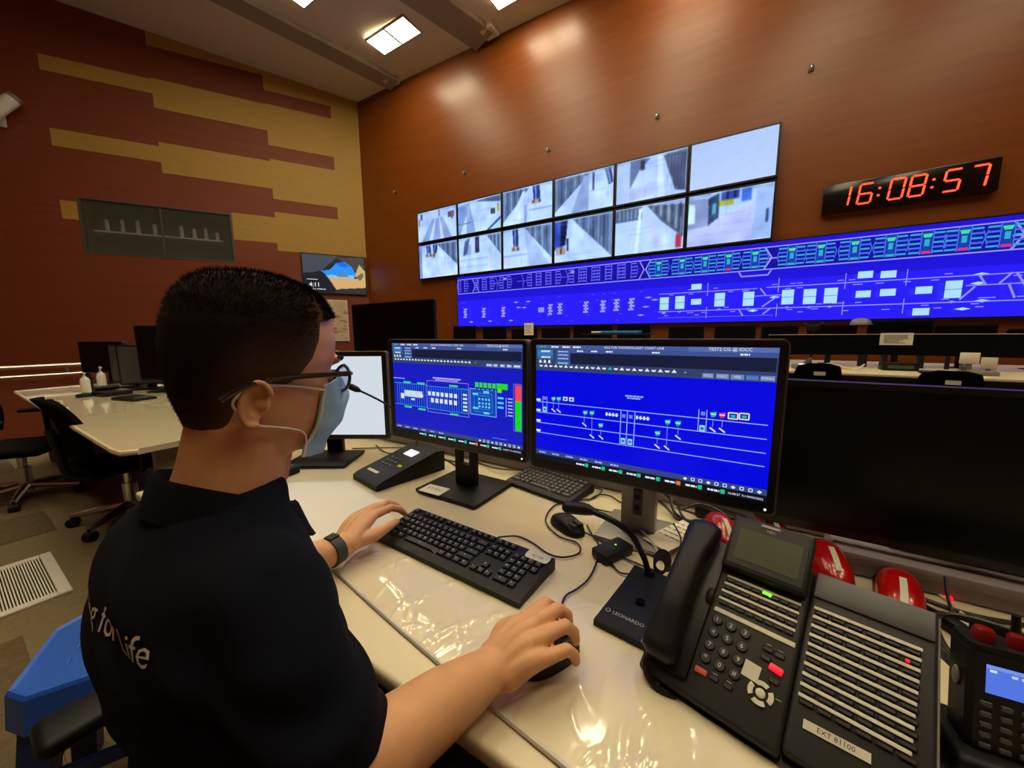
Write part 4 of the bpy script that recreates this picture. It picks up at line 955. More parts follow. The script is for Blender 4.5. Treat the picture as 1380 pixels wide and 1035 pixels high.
mi = Matrix.Translation((-1.075, .90, .7512)) @ RZ(R_(-10)); mi = mi.inverted()
nk = [tuple(mi @ Vector(p)) for p in [(-1.10, 1.01, .826), (-1.13, 1.034, .87), (-1.15, 1.0, .94), (-1.225, .97, .99), (-1.285, .945, 1.022), (-1.313, .915, 1.045)]]
obj('gooseneck', MB().tube(spline(nk, 6), .0042, 10), 'black_plastic', t)
d_ = (Vector(nk[-1]) - Vector(nk[-2])).normalized(); e_ = Vector(nk[-1])
obj('capsule', MB().tube([tuple(e_ - d_ * .004), tuple(e_ + d_ * .01), tuple(e_ + d_ * .036), tuple(e_ + d_ * .044)], [.006, .012, .0135, .009], 14), 'black_plastic', t)

# ------------------------------------------------------------------ the big desk telephone
PT = R_(34.66)
PM = T(-.082, .529, .775) @ RZ(R_(-12.5)) @ RX(PT)      # face frame: x right, y up the slope, z out of the face
t = thing('desk_telephone', 'large grey-black desk telephone with key module, leaning keys towards the camera', 'telephone', M=T(-.082, .529, .7512) @ RZ(R_(-12.5)))
LM = t.matrix_basis.inverted() @ PM
def ph(name, mb, m, M=None, parent=None, **k): return obj(name, mb, m, parent or t, (LM @ M) if M is not None else LM, **k)
ph('body', MB().rbox(-.032, .146, -.012, .232, -.03, 0, .006, 3), 'phone_body')
ph('module', MB().rbox(.1465, .271, -.004, .236, -.028, -.001, .005, 3), 'phone_body')
ph('module_edge', MB().rbox(.2705, .2725, .0, .232, -.024, -.003, .001, 1), 'silver_plastic')
ph('module_top', MB().rbox(.149, .268, .196, .2345, -.002, .0025, .003, 2), 'grey_plastic')
# stand under it
obj('stand', MB().add((lambda vf: ([(p[2], p[0], p[1]) for p in vf[0]], [q[::-1] for q in vf[1]]))(g_prism([(-.004, 0), (.17, 0), (.165, .098), (.15, .098), (.012, .006)], .0, .25))), 'phone_dark', t)
# tilting display head
LH = T(.087, .1855, .004) @ RX(R_(8))
ph('display_head', MB().rbox(-.0555, .0555, 0, .092, -.012, .012, .005, 3), 'phone_body', LH)
ph('display_glass', MB().rbox(-.050, .050, .008, .085, .0115, .0128, .0006, 1), 'phone_dark', LH)
ph('display', MB().box(-.042, .043, .018, .070, .0128, .0134), 'lcd', LH, smooth=False)
ph('name_plate', MB().rbox(-.015, .011, .082, .0865, .0125, .0138, .0005, 1), 'silver_plastic', LH)
ph('lettering', MB().add(g_text('NEC', .006, .0142), T(0, .0765, 0)), 'text_grey', LH, smooth=False)
# line keys: white strips over dark keys
kb_me = MB().rbox(-.0052, .0052, -.0024, .0024, 0, .0028, .001, 1).mesh('line_key'); kb_me.materials.append(MATS['phone_dark'])
for i in range(4):
    v_ = .1755 - .0128 * i; ph('line_strip', MB().rbox(.042 - .0007 * i, .138, v_ - .0021, v_ + .0021, 0, .0016, .0006, 1), 'strip_white')
    for k in range(8): ph('line_key', kb_me, None, T(.048 + .0119 * k, v_ - .0062, 0))
ph('name_strip', MB().rbox(.039, .141, .1145, .1215, 0, .0018, .0008, 1), 'strip_white')
ph('line_light', MB().rbox(.0915, .1035, .1685, .1735, 0, .0032, .001, 1), 'led_green')
for i in range(10):
    v_ = .1805 - .0129 * i; ph('line_strip', MB().rbox(.1525, .2575 - .0006 * i, v_ - .0023, v_ + .0023, 0, .0016, .0006, 1), 'strip_white')
    for k in range(6): ph('line_key', kb_me, None, T(.1615 + .0175 * k, v_ - .0066, 0) @ Matrix.Diagonal((1.45, 1, 1, 1)))
ph('line_light', MB().rbox(.2425, .2475, .1585, .1625, 0, .0032, .001, 1), 'led_red')
ph('extension_label', MB().box(.1615, .2215, .0305, .0405, 0, .0008), 'white_label', RZ(R_(3)) @ T(.002, -.008, 0))
ph('lettering', MB().add(g_text('EXT 81100', .0075, .0011), T(.1915, .0355, 0)), 'ink', RZ(R_(3)) @ T(.002, -.008, 0), smooth=False)
# number keys
nk_me = MB().lathe([(.0072, 0), (.0072, .0022), (.0062, .003), (.0, .0032)], 16).mesh('number_key'); nk_me.materials.append(MATS['phone_dark'])
for i, s in enumerate('123456789*0#'):
    x = .0475 + .0186 * (i % 3); y = .103 - .019 * (i // 3)
    o = ph('number_key', nk_me, None, T(x, y, 0)); obj('numeral', MB().add(g_text(s, .0085 if s != '*' else .011, .0036)), 'key_legend', o, smooth=False)
fk = MB().rbox(-.0062, .0062, -.0035, .0035, 0, .0028, .0015, 1).mesh('function_key'); fk.materials.append(MATS['phone_dark'])
for x, y in ((.1135, .097), (.1135, .085), (.127, .096), (.127, .0625), (.064, .0275), (.0815, .0275)): ph('function_key', fk, None, T(x, y, 0))
mk = MB()
for x, y in ((.1135, .1035), (.127, .1025), (.064, .0335), (.0815, .0335), (.1, .056), (.135, .045)): mk.box(x - .003, x + .003, y - .0004, y + .0004, .0002, .0006)
ph('key_captions', mk, 'text_grey')
ph('message_key', MB().rbox(-.0078, .0078, -.0045, .0045, 0, .0034, .002, 2), 'led_red', T(.1265, .0775, 0) @ RZ(R_(-8)))
ph('release_key', MB().rbox(-.008, .008, -.0042, .0042, 0, .003, .0018, 2), 'orange_button', T(.047, .027, 0))
ph('blank_sticker', MB().box(-.0095, .0095, -.0105, .0105, 0, .0008), 'white_label', T(.1015, .061, 0) @ RZ(R_(-4)))
for k in range(4):
    a0 = R_(90 * k + 12); a1 = R_(90 * k + 78); arc = [(.0145 * math.cos(a0 + (a1 - a0) * i / 6), .0145 * math.sin(a0 + (a1 - a0) * i / 6)) for i in range(7)]; inn = [(.0088 * math.cos(a1 - (a1 - a0) * i / 6), .0088 * math.sin(a1 - (a1 - a0) * i / 6)) for i in range(7)]
    ph('cursor_key', MB().prism(arc + inn, 0, .003), 'strip_white', T(.1165, .041, 0) @ RZ(R_(45)), smooth=False)
ph('enter_key', MB().lathe([(.0055, 0), (.0055, .003), (.004, .0038)], 16), 'strip_white', T(.1165, .041, 0))
# cradle and handset
ph('cradle', MB().rbox(-.03, .034, .004, .228, -.004, .006, .004, 2), 'phone_dark')
ph('cradle_hook', MB().add(g_ball((.030, .131, .008), (.006, .013, .006), 12)), 'phone_body')
def handset():
    v = []; f = []; n = 34; m = 18
    for i in range(n + 1):
        q = i / n; y = .006 + .236 * q; x = -.004 + .0 * q
        e = max(0, 1 - (q / .30) ** 2) + max(0, 1 - ((1 - q) / .27) ** 2)
        end = min(1, (min(q, 1 - q) / .045)) ** .5 if min(q, 1 - q) < .045 else 1
        w = (.0205 + .0062 * min(1, e)) * (.55 + .45 * end); hh = (.0135 + .0045 * min(1, e)) * (.5 + .5 * end)
        zc_ = .0335 + .011 * math.sin(math.pi * q) - .010 * min(1, e)
        for j in range(m):
            a = 2 * math.pi * j / m; ca, sa = math.cos(a), math.sin(a)
            v.append((x + w * math.copysign(abs(ca) ** .75, ca), y, zc_ + hh * math.copysign(abs(sa) ** .8, sa)))
    for i in range(n):
        for j in range(m): f.append((i * m + j, i * m + (j + 1) % m, (i + 1) * m + (j + 1) % m, (i + 1) * m + j))
    f.append(tuple(range(m - 1, -1, -1))); f.append(tuple(n * m + j for j in range(m))); f = [q[::-1] for q in f]
    return v, f
hs = thing('telephone_handset', 'dark blue-black handset resting in the desk telephone\'s cradle', 'handset', M=PM)
obj('grip', MB().add(handset()), 'black_plastic', hs, angle=50)
obj('seam', MB().tube([(-.0305, .014, .024), (-.0262, .07, .034), (-.0252, .12, .037), (-.0262, .18, .034), (-.029, .228, .025)], .0014, 6), 'silver_plastic', hs)
obj('earpiece', MB().lathe([(.020, .009), (.022, .013), (.021, .022)], 24), 'black_plastic', hs, T(-.004, .208, .002)); obj('mouthpiece', MB().lathe([(.020, .009), (.022, .013), (.021, .022)], 24), 'black_plastic', hs, T(-.004, .042, .002))
cc = MB(); pts = []
path = spline([(-.014, .012, .02), (-.02, -.004, .008), (-.012, -.018, -.004), (.004, -.022, -.01), (.02, -.02, -.014)], 10)
for i in range(len(path) * 6):
    q = i / 6; k = min(int(q), len(path) - 2); a = Vector(path[k]).lerp(Vector(path[k + 1]), q - k); th = i * 1.05
    pts.append((a.x + .0042 * math.cos(th), a.y + .002 * math.cos(th), a.z + .0042 * math.sin(th)))
obj('coiled_cord', MB().tube(pts, .0016, 5), 'cable_black', hs)

# --- red handsets lined up behind the telephone
def red_unit(label, x, y, rz, sc=1.0, dz=0.0):
    t = thing('red_handset', label, 'handset', (x, y, .7515 + dz), rz, 'red handset units behind the desk telephone')
    pr = lambda q: (math.sin(math.pi * min(1, q * .9 + .05)) ** .45)
    obj('base', MB().rbox(-.034 * sc, .036 * sc, -.085, .085, 0, .016, .006, 2), 'black_plastic', t)
    obj('shell', MB().add(g_dome(.165, .066 * sc, .05, pr, 3.2)), 'red_plastic', t, T(0, 0, .014), angle=60)
    obj('seam', MB().tube([(.0335 * sc * math.copysign(abs(math.cos(a)) ** .6, math.cos(a)), .083 * math.copysign(abs(math.sin(a)) ** .6, math.sin(a)), .019) for a in [2 * math.pi * i / 32 for i in range(33)]], .0016, 5), 'red_dark', t)
    lm = MB()
    vs = [(xx, yy, .016 + .05 * pr(yy / .165 + .5) + .0008) for yy in np.linspace(-.068, -.005, 9) for xx in (-.005, .005)]
    lm.v = [tuple(float(c) for c in q) for q in vs]; lm.f = [(2 * i, 2 * i + 1, 2 * i + 3, 2 * i + 2) for i in range(8)]
    obj('label_strip', lm, 'white_label', t)
    return t
red_unit('red glossy handset unit next to the crumpled note, leftmost of the four', -.032, 1.005, R_(18))
red_unit('red handset unit half hidden behind the telephone display, second of the four', .072, 1.055, R_(10))
red_unit('red glossy handset unit to the right of the telephone display, third of the four', .166, .985, R_(6))
red_unit('red handset unit behind the telephone key module, rightmost of the four', .262, .925, R_(-10))
for x, y in ((.205, 1.085), (.352, 1.01)):
    tag(obj('indicator_light', MB().lathe([(.006, 0), (.006, .004), (.004, .007)], 12), 'led_red', None, (x, y, .752)), 'tiny red light on the desk %s' % ('beside the third red handset' if x < .3 else 'below the switched-off monitor'), 'light')
t = thing('adapter_plug', 'small black plug lying right of the rightmost red handset', 'plug', (.322, .905, .752), R_(30))
obj('body', MB().rbox(-.012, .012, -.02, .02, 0, .022, .006, 2), 'black_plastic', t); obj('strain_relief', MB().cyl((0, .02, .011), (0, .045, .011), .007, .003, 12), 'black_plastic', t)

# --- radio charger rack and handheld radio
t = thing('charger_rack', 'black jagged cable tray and charger behind the handheld radio', 'charger', (.38, .785, .752), R_(-8))
obj('tray', MB().rbox(-.08, .24, -.075, .065, 0, .045, .012, 2), 'black_plastic', t)
for k in range(5): obj('socket', MB().rbox(-.07 + .058 * k, -.03 + .058 * k, -.03, .05, .04, .066 + .006 * (k % 2), .008, 2), 'black_plastic', t)
obj('name_strip', MB().box(-.078, -.02, -.077, -.075, .03, .04), 'white_label', t)
b = MB()
for k in range(4): b.tube(spline([(.30 - .012 * k, .66, .80 + .008 * k), (.255 - .008 * k, .72, .83 + .004 * k), (.275, .79, .84), (.36, .80, .835 - .004 * k), (.46, .77, .82)], 8), .0035, 6)
tag(obj('radio_cord', b, 'cable_black'), 'thick looped black cord above the radio charger', 'cord')
t = thing('handheld_radio', 'black handheld radio with a lit blue screen at the right edge of the desk', 'radio', (.262, .60, .7512), R_(6))
obj('charger_cup', MB().rbox(-.045, .045, -.035, .05, 0, .05, .01, 3), 'black_plastic', t)
RM = T(0, 0, .015) @ RX(R_(-10)) @ Matrix.Diagonal((.92, .92, .95, 1))
body = MB().add(g_prism([(-.033, -.016), (-.027, -.021), (.027, -.021), (.033, -.016), (.033, .016), (.026, .022), (-.026, .022), (-.033, .016)], 0, .148))
obj('body', body, 'black_plastic', t, RM, angle=20)
obj('top_cap', MB().add(g_prism([(-.031, -.016), (-.026, -.02), (.026, -.02), (.031, -.016), (.031, .016), (.025, .021), (-.025, .021), (-.031, .016)], .148, .156)), 'black_plastic', t, RM, angle=20)
obj('volume_knob', MB().lathe([(.010, .156), (.0105, .163), (.009, .169), (.0075, .171)], 18), 'red_dark', t, RM @ T(-.012, -.002, 0)); obj('channel_knob', MB().lathe([(.008, .156), (.008, .168), (.006, .171)], 16), 'red_dark', t, RM @ T(.016, -.002, 0))
obj('indicator', MB().rbox(.019, .032, -.023, -.018, .137, .146, .002, 1), 'led_teal', t, RM)
obj('antenna', MB().cyl((.021, .01, .156), (.021, .01, .19), .005, .004, 12), 'black_plastic', t, RM)
D = Draw(.0003); D.rect(-.018, .103, .019, .136, S(84, 120, 230)); D.layer(); D.rect(-.018, .132, .019, .136, S(120, 150, 240)); D.rect(-.015, .128, -.009, .131, S(210, 225, 255)); D.rect(.003, .127, .008, .130, S(190, 210, 255)); D.rect(.011, .127, .016, .130, S(190, 210, 255))
obj('display', D.mb, 'screen_desk', t, RM @ T(0, -.0215, 0), smooth=False)
rk = MB().rbox(-.005, .005, -.0235, -.02, -.003, .003, .001, 1).mesh('radio_key'); rk.materials.append(MATS['grey_plastic'])
for i in range(5):
    for k in range(3): obj('radio_key', rk, None, t, RM @ T(-.017 + .017 * k, 0, .09 - .012 * i))
obj('side_button', MB().add(g_ball((-.034, .0, .105), (.003, .006, .012), 10)), 'mid_grey', t, RM)
# ------------------------------------------------------------------ office chairs
def chair(label, loc, rz, seat_z=.46, back_top=.95, back_w=.46, arm=True, group=None, tag_plate=False, name='office_chair'):
    """faces local +y"""
    t = thing(name, label, 'chair', loc, rz, group)
    obj('seat', MB().rbox(-.24, .24, -.22, .24, seat_z - .07, seat_z, .03, 3), 'fabric_black', t)
    n = 12; bm = MB(); zb = seat_z + .08
    for s_ in (0, 1):
        for i in range(n + 1):
            q = i / n; z_ = zb + (back_top - zb) * q; w = back_w / 2 * (.86 + .14 * math.sin(math.pi * min(1, q * 1.15))) * (1 - .55 * max(0, (q - .88) / .12) ** 2)
            for j in range(9):
                u_ = j / 8 * 2 - 1; bm.v.append((u_ * w, -.235 - .10 * q ** 1.3 + .045 * u_ * u_ + .03 * math.sin(math.pi * q) - (0 if s_ else .028), z_))
    k = 9 * (n + 1)
    for i in range(n):
        for j in range(8):
            a = i * 9 + j; bm.f.append((a, a + 1, a + 10, a + 9)); bm.f.append((k + a, k + a + 9, k + a + 10, k + a + 1))
        for a in (i * 9, ): bm.f.append((a, a + 9, k + a + 9, k + a))
        a = i * 9 + 8; bm.f.append((a, k + a, k + a + 9, a + 9))
    for j in range(8): bm.f.append((j, k + j, k + j + 1, j + 1)); a = n * 9 + j; bm.f.append((a, a + 1, k + a + 1, k + a))
    obj('backrest', bm, 'mesh_black', t, angle=50)
    obj('back_bracket', MB().tube(spline([(0, -.05, seat_z - .08), (0, -.25, seat_z - .06), (0, -.285, seat_z + .1), (0, -.31, seat_z + .25)], 5), .022, 8), 'black_plastic', t)
    if arm:
        for s_ in (-1, 1):
            a = obj('armrest', MB().rbox(s_ * .315 - .04, s_ * .315 + .04, -.15, .12, .645, .675, .014, 3), 'black_plastic', t)
            obj('arm_post', MB().tube(spline([(s_ * .2, .0, seat_z - .06), (s_ * .305, 0, seat_z - .04), (s_ * .315, 0, seat_z + .05), (s_ * .315, 0, .65)], 4), .018, 8), 'black_plastic', a)
    obj('column', MB().cyl((0, 0, .1), (0, 0, seat_z - .06), .026, n=16).cyl((0, 0, .06), (0, 0, .26), .04, n=16), 'steel', t)
    for i in range(5):
        a = R_(72 * i + 18); c, s_ = math.cos(a), math.sin(a)
        lg = obj('base_leg', MB().tube([(.03 * c, .03 * s_, .11), (.31 * c, .31 * s_, .075)], [.028, .018], 8), 'steel', t)
        obj('caster', MB().cyl((.31 * c - .024 * s_, .31 * s_ + .024 * c, .03), (.31 * c + .024 * s_, .31 * s_ - .024 * c, .03), .03, n=14).cyl((.31 * c, .31 * s_, .03), (.31 * c, .31 * s_, .08), .01, n=8), 'black_plastic', lg)
    if tag_plate: obj('name_tag', MB().box(-.05, .05, -.366, -.36, back_top - .13, back_top - .09), 'white_label', t)
    return t
chair('black mesh office chair the operator is sitting on', (-.555, .165, 0), R_(0), .46, .74, .40)
chair('black mesh office chair pushed against the left desk, nearest its corner', (-3.6, .655, 0), R_(3), .45, .90, .5)
chair('black office chair cut by the left edge of the picture', (-4.75, .30, 0), R_(-35), .45, .97)

# white sticks with yellow tips along the left desk's front edge
# ------------------------------------------------------------------ the left desk
t = thing('side_desk', 'empty-fronted cream desk at the left with its own monitors', 'desk', (-4.2, .85, 0))
tx, ty, _ = t.location
poly = [(-6.0, .42), (-2.50, .42), (-2.41, .43), (-2.38, .48), (-2.40, 1.32), (-6.2, 1.32)]
obj('top', MB().add(g_prism([(x - tx, y - ty) for x, y in poly], .72, .7478)), 'desk_film', t, smooth=False)
obj('edge_band', MB().tube([(x - tx, y - ty, .733) for x, y in poly[:4]], .0145, 8), 'desk_white', t)
obj('end_panel', MB().rbox(-2.52 - tx, -2.46 - tx, .55 - ty, 1.28 - ty, 0, .72, .004), 'desk_panel', t)
obj('end_panel', MB().rbox(-6.0 - tx, -5.94 - tx, .55 - ty, 1.28 - ty, 0, .72, .004), 'desk_panel', t)
obj('back_panel', MB().rbox(-5.94 - tx, -2.52 - tx, 1.1 - ty, 1.12 - ty, .08, .72, .004), 'desk_body', t)
def small_monitor(label, x, y, w, h, z0, rz, dm, zd=.75, grp='monitors on the left desk', silver=False):
    t = monitor(label, -w / 2, w / 2, z0, z0 + h, 0, (-w / 2 + .014, w / 2 - .014, z0 + .018, z0 + h - .014), dm, led=False, rotz=rz, group=grp, base=(.22, .18), base_dy=.05, zd=zd, rim='bezel', stand='black_plastic', neckmat='steel' if silver else None)
    t.location = (x, y, zd); return t
small_monitor('wide black monitor at the far end of the left desk', -5.95, 1.02, .56, .34, .87, R_(26), 'off_screen')
small_monitor('grey-faced monitor behind the pump bottles, left of the pair', -5.28, 1.06, .42, .38, .80, R_(20), 'grey_plastic')
small_monitor('grey-faced monitor behind the pump bottles, right of the pair', -4.93, 1.12, .42, .38, .80, R_(48), 'grey_plastic')
small_monitor('tall dark monitor just left of the operator\'s hair', -4.58, 1.14, .34, .50, .86, R_(40), 'off_screen', silver=True)
for i, (x, y, h) in enumerate(((-5.20, .76, .19), (-5.28, .88, .23))):
    t = thing('pump_bottle', 'white pump bottle on the left desk, %s' % ('the shorter one in front' if i == 0 else 'the taller one behind'), 'bottle', (x, y, .748), 0, 'pump bottles on the left desk')
    obj('body', MB().lathe([(.03, 0), (.033, .006), (.033, h * .6), (.026, h * .7), (.013, h * .76), (.013, h * .8)], 18), 'clear_bottle', t)
    obj('pump', MB().cyl((0, 0, h * .8), (0, 0, h * .93), .006, n=10).rbox(-.012, .04, -.008, .008, h * .92, h, .004), 'white_plastic', t)
t = thing('black_flask', 'dark slim container between the two pump bottles', 'bottle', (-5.31, .80, .748)); obj('body', MB().lathe([(.026, 0), (.028, .01), (.028, .13), (.02, .15)], 16), 'black_plastic', t); obj('cap', MB().cyl((0, 0, .15), (0, 0, .17), .018, n=14), 'black_gloss', t)
t = thing('desk_puck', 'round black puck in front of the pump bottles', 'puck', (-4.86, .70, .748)); obj('body', MB().lathe([(.055, 0), (.06, .008), (.055, .022), (.03, .028)], 24), 'black_plastic', t); obj('cap', MB().lathe([(.02, .027), (.018, .032)], 18), 'grey_plastic', t)
t = thing('side_phone', 'dark desk telephone among cables on the left desk', 'telephone', (-4.78, .85, .748), R_(10)); obj('body', MB().rbox(-.11, .11, -.1, .1, 0, .04, .012, 2), 'black_plastic', t); obj('handset', MB().tube([(-.09, -.08, .06), (-.09, .08, .06)], [.022, .022], 10), 'black_plastic', t); obj('display', MB().box(-.02, .08, .03, .08, .04, .044), 'silver_plastic', t)
t = thing('side_console', 'low black console beside the tall dark monitor', 'console', (-4.28, .88, .748), R_(14)); obj('body', MB().rbox(-.15, .15, -.08, .08, 0, .022, .008, 2), 'black_plastic', t); obj('key_field', MB().rbox(-.13, .13, -.06, .06, .02, .028, .004, 1), 'phone_dark', t)
t = thing('tipped_stick', 'yellow-tipped white stick across the chair back at the left desk, upper one', 'stick', (-4.55, .43, .775), R_(12)); obj('shaft', MB().rbox(-.16, .16, -.008, .008, 0, .012, .004, 1), 'white_plastic', t); obj('tip', MB().rbox(-.2, -.16, -.008, .008, 0, .012, .004, 1), 'yellow_trim', t)
t.location = (-4.75, .50, .7485)
t2 = copy_tree(t); t2.location = (-4.3, .47, .7485); t2['label'] = 'yellow-tipped white stick on the left desk edge, lower one'; t['group'] = t2['group'] = 'yellow-tipped sticks on the left desk'

# ------------------------------------------------------------------ blue stool
t = thing('plastic_stool', 'bright blue plastic stool with cut corners, left of the operator', 'stool', (-1.425, .19, 0), R_(64))
def octo(h, c): return [(-h + c, -h), (h - c, -h), (h, -h + c), (h, h - c), (h - c, h), (-h + c, h), (-h, h - c), (-h, -h + c)]
sb = MB(); a = octo(.155, .045); b_ = octo(.150, .043); c_ = octo(.162, .047); n = 8
sb.v = [(x, y, .456) for x, y in octo(.142, .04)] + [(x, y, .46) for x, y in b_] + [(x, y, .452) for x, y in a] + [(x, y, .37) for x, y in c_]
sb.f = [tuple(range(8))]
for r in range(3): sb.f += [(r * n + i, (r + 1) * n + i, (r + 1) * n + (i + 1) % n, r * n + (i + 1) % n) for i in range(n)]
sb.f.append(tuple(3 * n + i for i in range(n - 1, -1, -1)))
obj('seat', sb, 'blue_plastic', t, smooth=False)
for i, (x, y) in enumerate(((-.07, -.06), (-.07, 0), (-.07, .06), (0, -.09), (0, .09), (.07, -.06), (.07, 0), (.07, .06), (-.03, .03), (.03, -.03), (.03, .05))):
    obj('rib', MB().add(g_ball((x, y, .456), (.005, .018, .004), 10)), 'blue_plastic', t)
obj('grip_slot', MB().rbox(-.03, .03, -.006, .006, .4555, .4567, .0005, 1), 'black_plastic', t)
for sx in (-1, 1):
    for sy in (-1, 1):
        obj('leg', MB().add((lambda: (([(sx * (.105 + dx * .03), sy * (.105 + dy * .03), .38) for dx, dy in ((-1, -1), (1, -1), (1, 1), (-1, 1))] + [(sx * (.15 + dx * .026), sy * (.15 + dy * .026), 0) for dx, dy in ((-1, -1), (1, -1), (1, 1), (-1, 1))]), [(0, 1, 2, 3), (7, 6, 5, 4), (0, 4, 5, 1), (1, 5, 6, 2), (2, 6, 7, 3), (3, 7, 4, 0)]))()), 'blue_shaded', t, smooth=False)  # same blue legs as the seat, darkened in colour for the shade below it
for s_ in (-1, 1):
    obj('crossbar', MB().rbox(-.13, .13, s_ * .125 - .01, s_ * .125 + .01, .19, .225, .004), 'blue_shaded', t); obj('crossbar', MB().rbox(s_ * .125 - .01, s_ * .125 + .01, -.13, .13, .19, .225, .004), 'blue_shaded', t)

# ------------------------------------------------------------------ middle ground: large dark display on its own desk
t = thing('middle_desk', 'dark desk beyond the white-screen monitor carrying the large black display', 'desk', (-3.1, 2.6, 0))
obj('top', MB().rbox(-1.0, 1.0, -.35, .4, .72, .75, .006), 'desk_white', t)
for x in (-.9, .86): obj('side_panel', MB().rbox(x, x + .04, -.3, .35, 0, .72, .004), 'desk_panel', t)
small_monitor('large black display screen standing behind the white-screen monitor', -3.03, 2.5, 1.2, .70, .876, 0, 'off_screen', zd=.75, grp='dark screens in the middle of the room')
t = thing('desk_lamp', 'small black lamp with a thin bent arm above the white-screen monitor', 'lamp', (-2.18, 1.0, .75), R_(20))
obj('base', MB().lathe([(.06, 0), (.06, .01), (.02, .02)], 20), 'black_plastic', t)
obj('arm', MB().tube([(0, 0, .015), (.02, .0, .49), (.05, .02, .60), (-.06, .0, .50)], .006, 8), 'black_plastic', t)
obj('shade', MB().tube([(-.06, 0, .515), (-.08, 0, .49), (-.11, 0, .445)], [.012, .03, .06], 16), 'black_plastic', t)
t.location = (-2.30, 1.36, .75)
sp = thing('lamp_stand', 'narrow dark pedestal between the two desks', 'pedestal', (-2.2, 1.38, 0))
obj('cabinet', MB().rbox(-.17, .16, -.17, .2, 0, .735, .006), 'desk_body', sp); obj('top', MB().rbox(-.175, .165, -.175, .205, .735, .749, .004), 'desk_body', sp)

# ------------------------------------------------------------------ the front console row
t = thing('front_console', 'long cream console in front of the overview display', 'desk', (-2, 7.1, 0))
obj('top', MB().rbox(-6.2, 6.2, -1.05, 1.35, .72, .75, .006), 'desk_white', t)
for x in (-6.1, -2, 2, 6.06): obj('side_panel', MB().rbox(x, x + .04, -.8, 1.2, 0, .72, .004), 'desk_panel', t)
obj('back_panel', MB().rbox(-6.1, 6.1, 1.2, 1.23, 0, .72, .004), 'desk_body', t)
obj('modesty_panel', MB().rbox(-6.06, 6.06, -.6, -.57, .05, .72, .004), 'desk_body', t)
pt = thing('console_partition', 'low black folding partition with a pale top edge on the front console', 'partition', (0, 0, .75))
P = [(.2, 6.75), (1.45, 7.25), (2.05, 7.25), (4.1, 6.75)]
for (xa, ya), (xb, yb) in zip(P, P[1:]):
    d = Vector((xb - xa, yb - ya, 0)); L = d.length; M_ = T(xa, ya, 0) @ RZ(math.atan2(d.y, d.x))
    obj('panel', MB().box(0, L, 0, .03, .17, .455), 'mesh_black', pt, M_); obj('edge', MB().box(0, L, -.005, .035, .455, .463), 'rim_line', pt, M_)
    obj('foot', MB().box(.1, .14, -.05, .08, 0, .17).box(L - .14, L - .1, -.05, .08, 0, .17), 'black_plastic', pt, M_)
fm_ = [(-6.3, .75, 1.45), (-5.35, .7, 1.42), (-4.5, .7, 1.36), (-3.7, .7, 1.37), (-2.85, .85, 1.42), (-2.0, .65, 1.42), (-1.05, .6, 1.36), (-.28, .62, 1.36), (.35, .5, 1.345), (1.0, .6, 1.35), (1.75, .68, 1.40), (2.35, .55, 1.33), (3.05, .6, 1.27), (3.8, .6, 1.3)]
for i, (x, w_, zt) in enumerate(fm_):
    small_monitor('black monitor standing on the front console, %s from the left' % ORD[i], x, 7.55 if i != 11 else 7.45, w_, zt - .93, .93, R_(0 if i != 11 else -10), 'off_screen', grp='monitors along the front console')
def sheet(label, x, y, z, w_, h_, rz=0, m='paper', marks=True, tilt=0):
    t = thing('paper_sheet', label, 'paper', (x, y, z), rz); obj('sheet', MB().box(-w_ / 2, w_ / 2, -.003, 0, 0, h_), m, t, RX(tilt))
    if marks:
        wm = MB()
        for i in range(6): wm.box(-w_ * .38, w_ * (.1 + .28 * random.random()), -.0045, -.003, h_ * (.15 + .12 * i), h_ * (.15 + .12 * i) + .012)
        obj('writing', wm, 'mid_grey', t, RX(tilt))
sheet('white notice taped to the front console partition', 1.66, 7.236, 1.06, .33, .165)
sheet('white sheet taped upright on a front console monitor', -4.36, 7.53, 1.21, .24, .28)
t = thing('blue_binder', 'blue and white binder lying across the front console monitors', 'binder', (-2.25, 7.32, 1.30), R_(0))
obj('cover', MB().rbox(-.3, .45, -.1, .1, -.06, -.01, .01, 2), 'blue_folder', t); obj('pages', MB().rbox(-.5, -.3, -.09, .09, -.055, -.015, .01, 2), 'white_paint', t)
t2 = thing('binder_shelf', 'narrow black shelf carrying the blue binder on the front console', 'shelf', (-2.25, 7.32, .75)); obj('board', MB().rbox(-.7, .7, -.12, .12, .465, .488, .004), 'black_plastic', t2)
for x in (-.6, .6): obj('leg', MB().rbox(x - .02, x + .02, -.1, .1, 0, .467, .004), 'black_plastic', t2)
t = thing('desk_telephone_front', 'beige desk telephone with two screens on the right of the front console', 'telephone', (2.19, 6.45, .75), R_(-12)); t.name = 'office_telephone'
obj('body', MB().rbox(-.15, .14, -.1, .12, 0, .05, .012, 2), 'mid_grey', t); obj('handset', MB().tube([(-.12, -.08, .07), (-.12, .1, .09)], .025, 10), 'grey_plastic', t)
obj('display', MB().rbox(-.15, .0, .04, .06, .12, .25, .006), 'paper', t); obj('display', MB().rbox(.01, .13, .03, .05, .07, .20, .006), 'strip_white', t); obj('display_arm', MB().box(-.1, -.05, .05, .07, .04, .13).box(.05, .09, .04, .06, .04, .09), 'mid_grey', t)
t = thing('folded_cap', 'pale grey cap resting on top of the front console monitors', 'cap', (1.32, 7.50, 1.345)); obj('crown', MB().add(g_dome(.22, .24, .10, plan=2.2)), 'mid_grey', t); obj('brim', MB().add(g_prism([(.13 * math.cos(a), .13 * math.sin(a) - .06) for a in [i * math.pi / 8 for i in range(16)]], -.0, .008)), 'mid_grey', t)
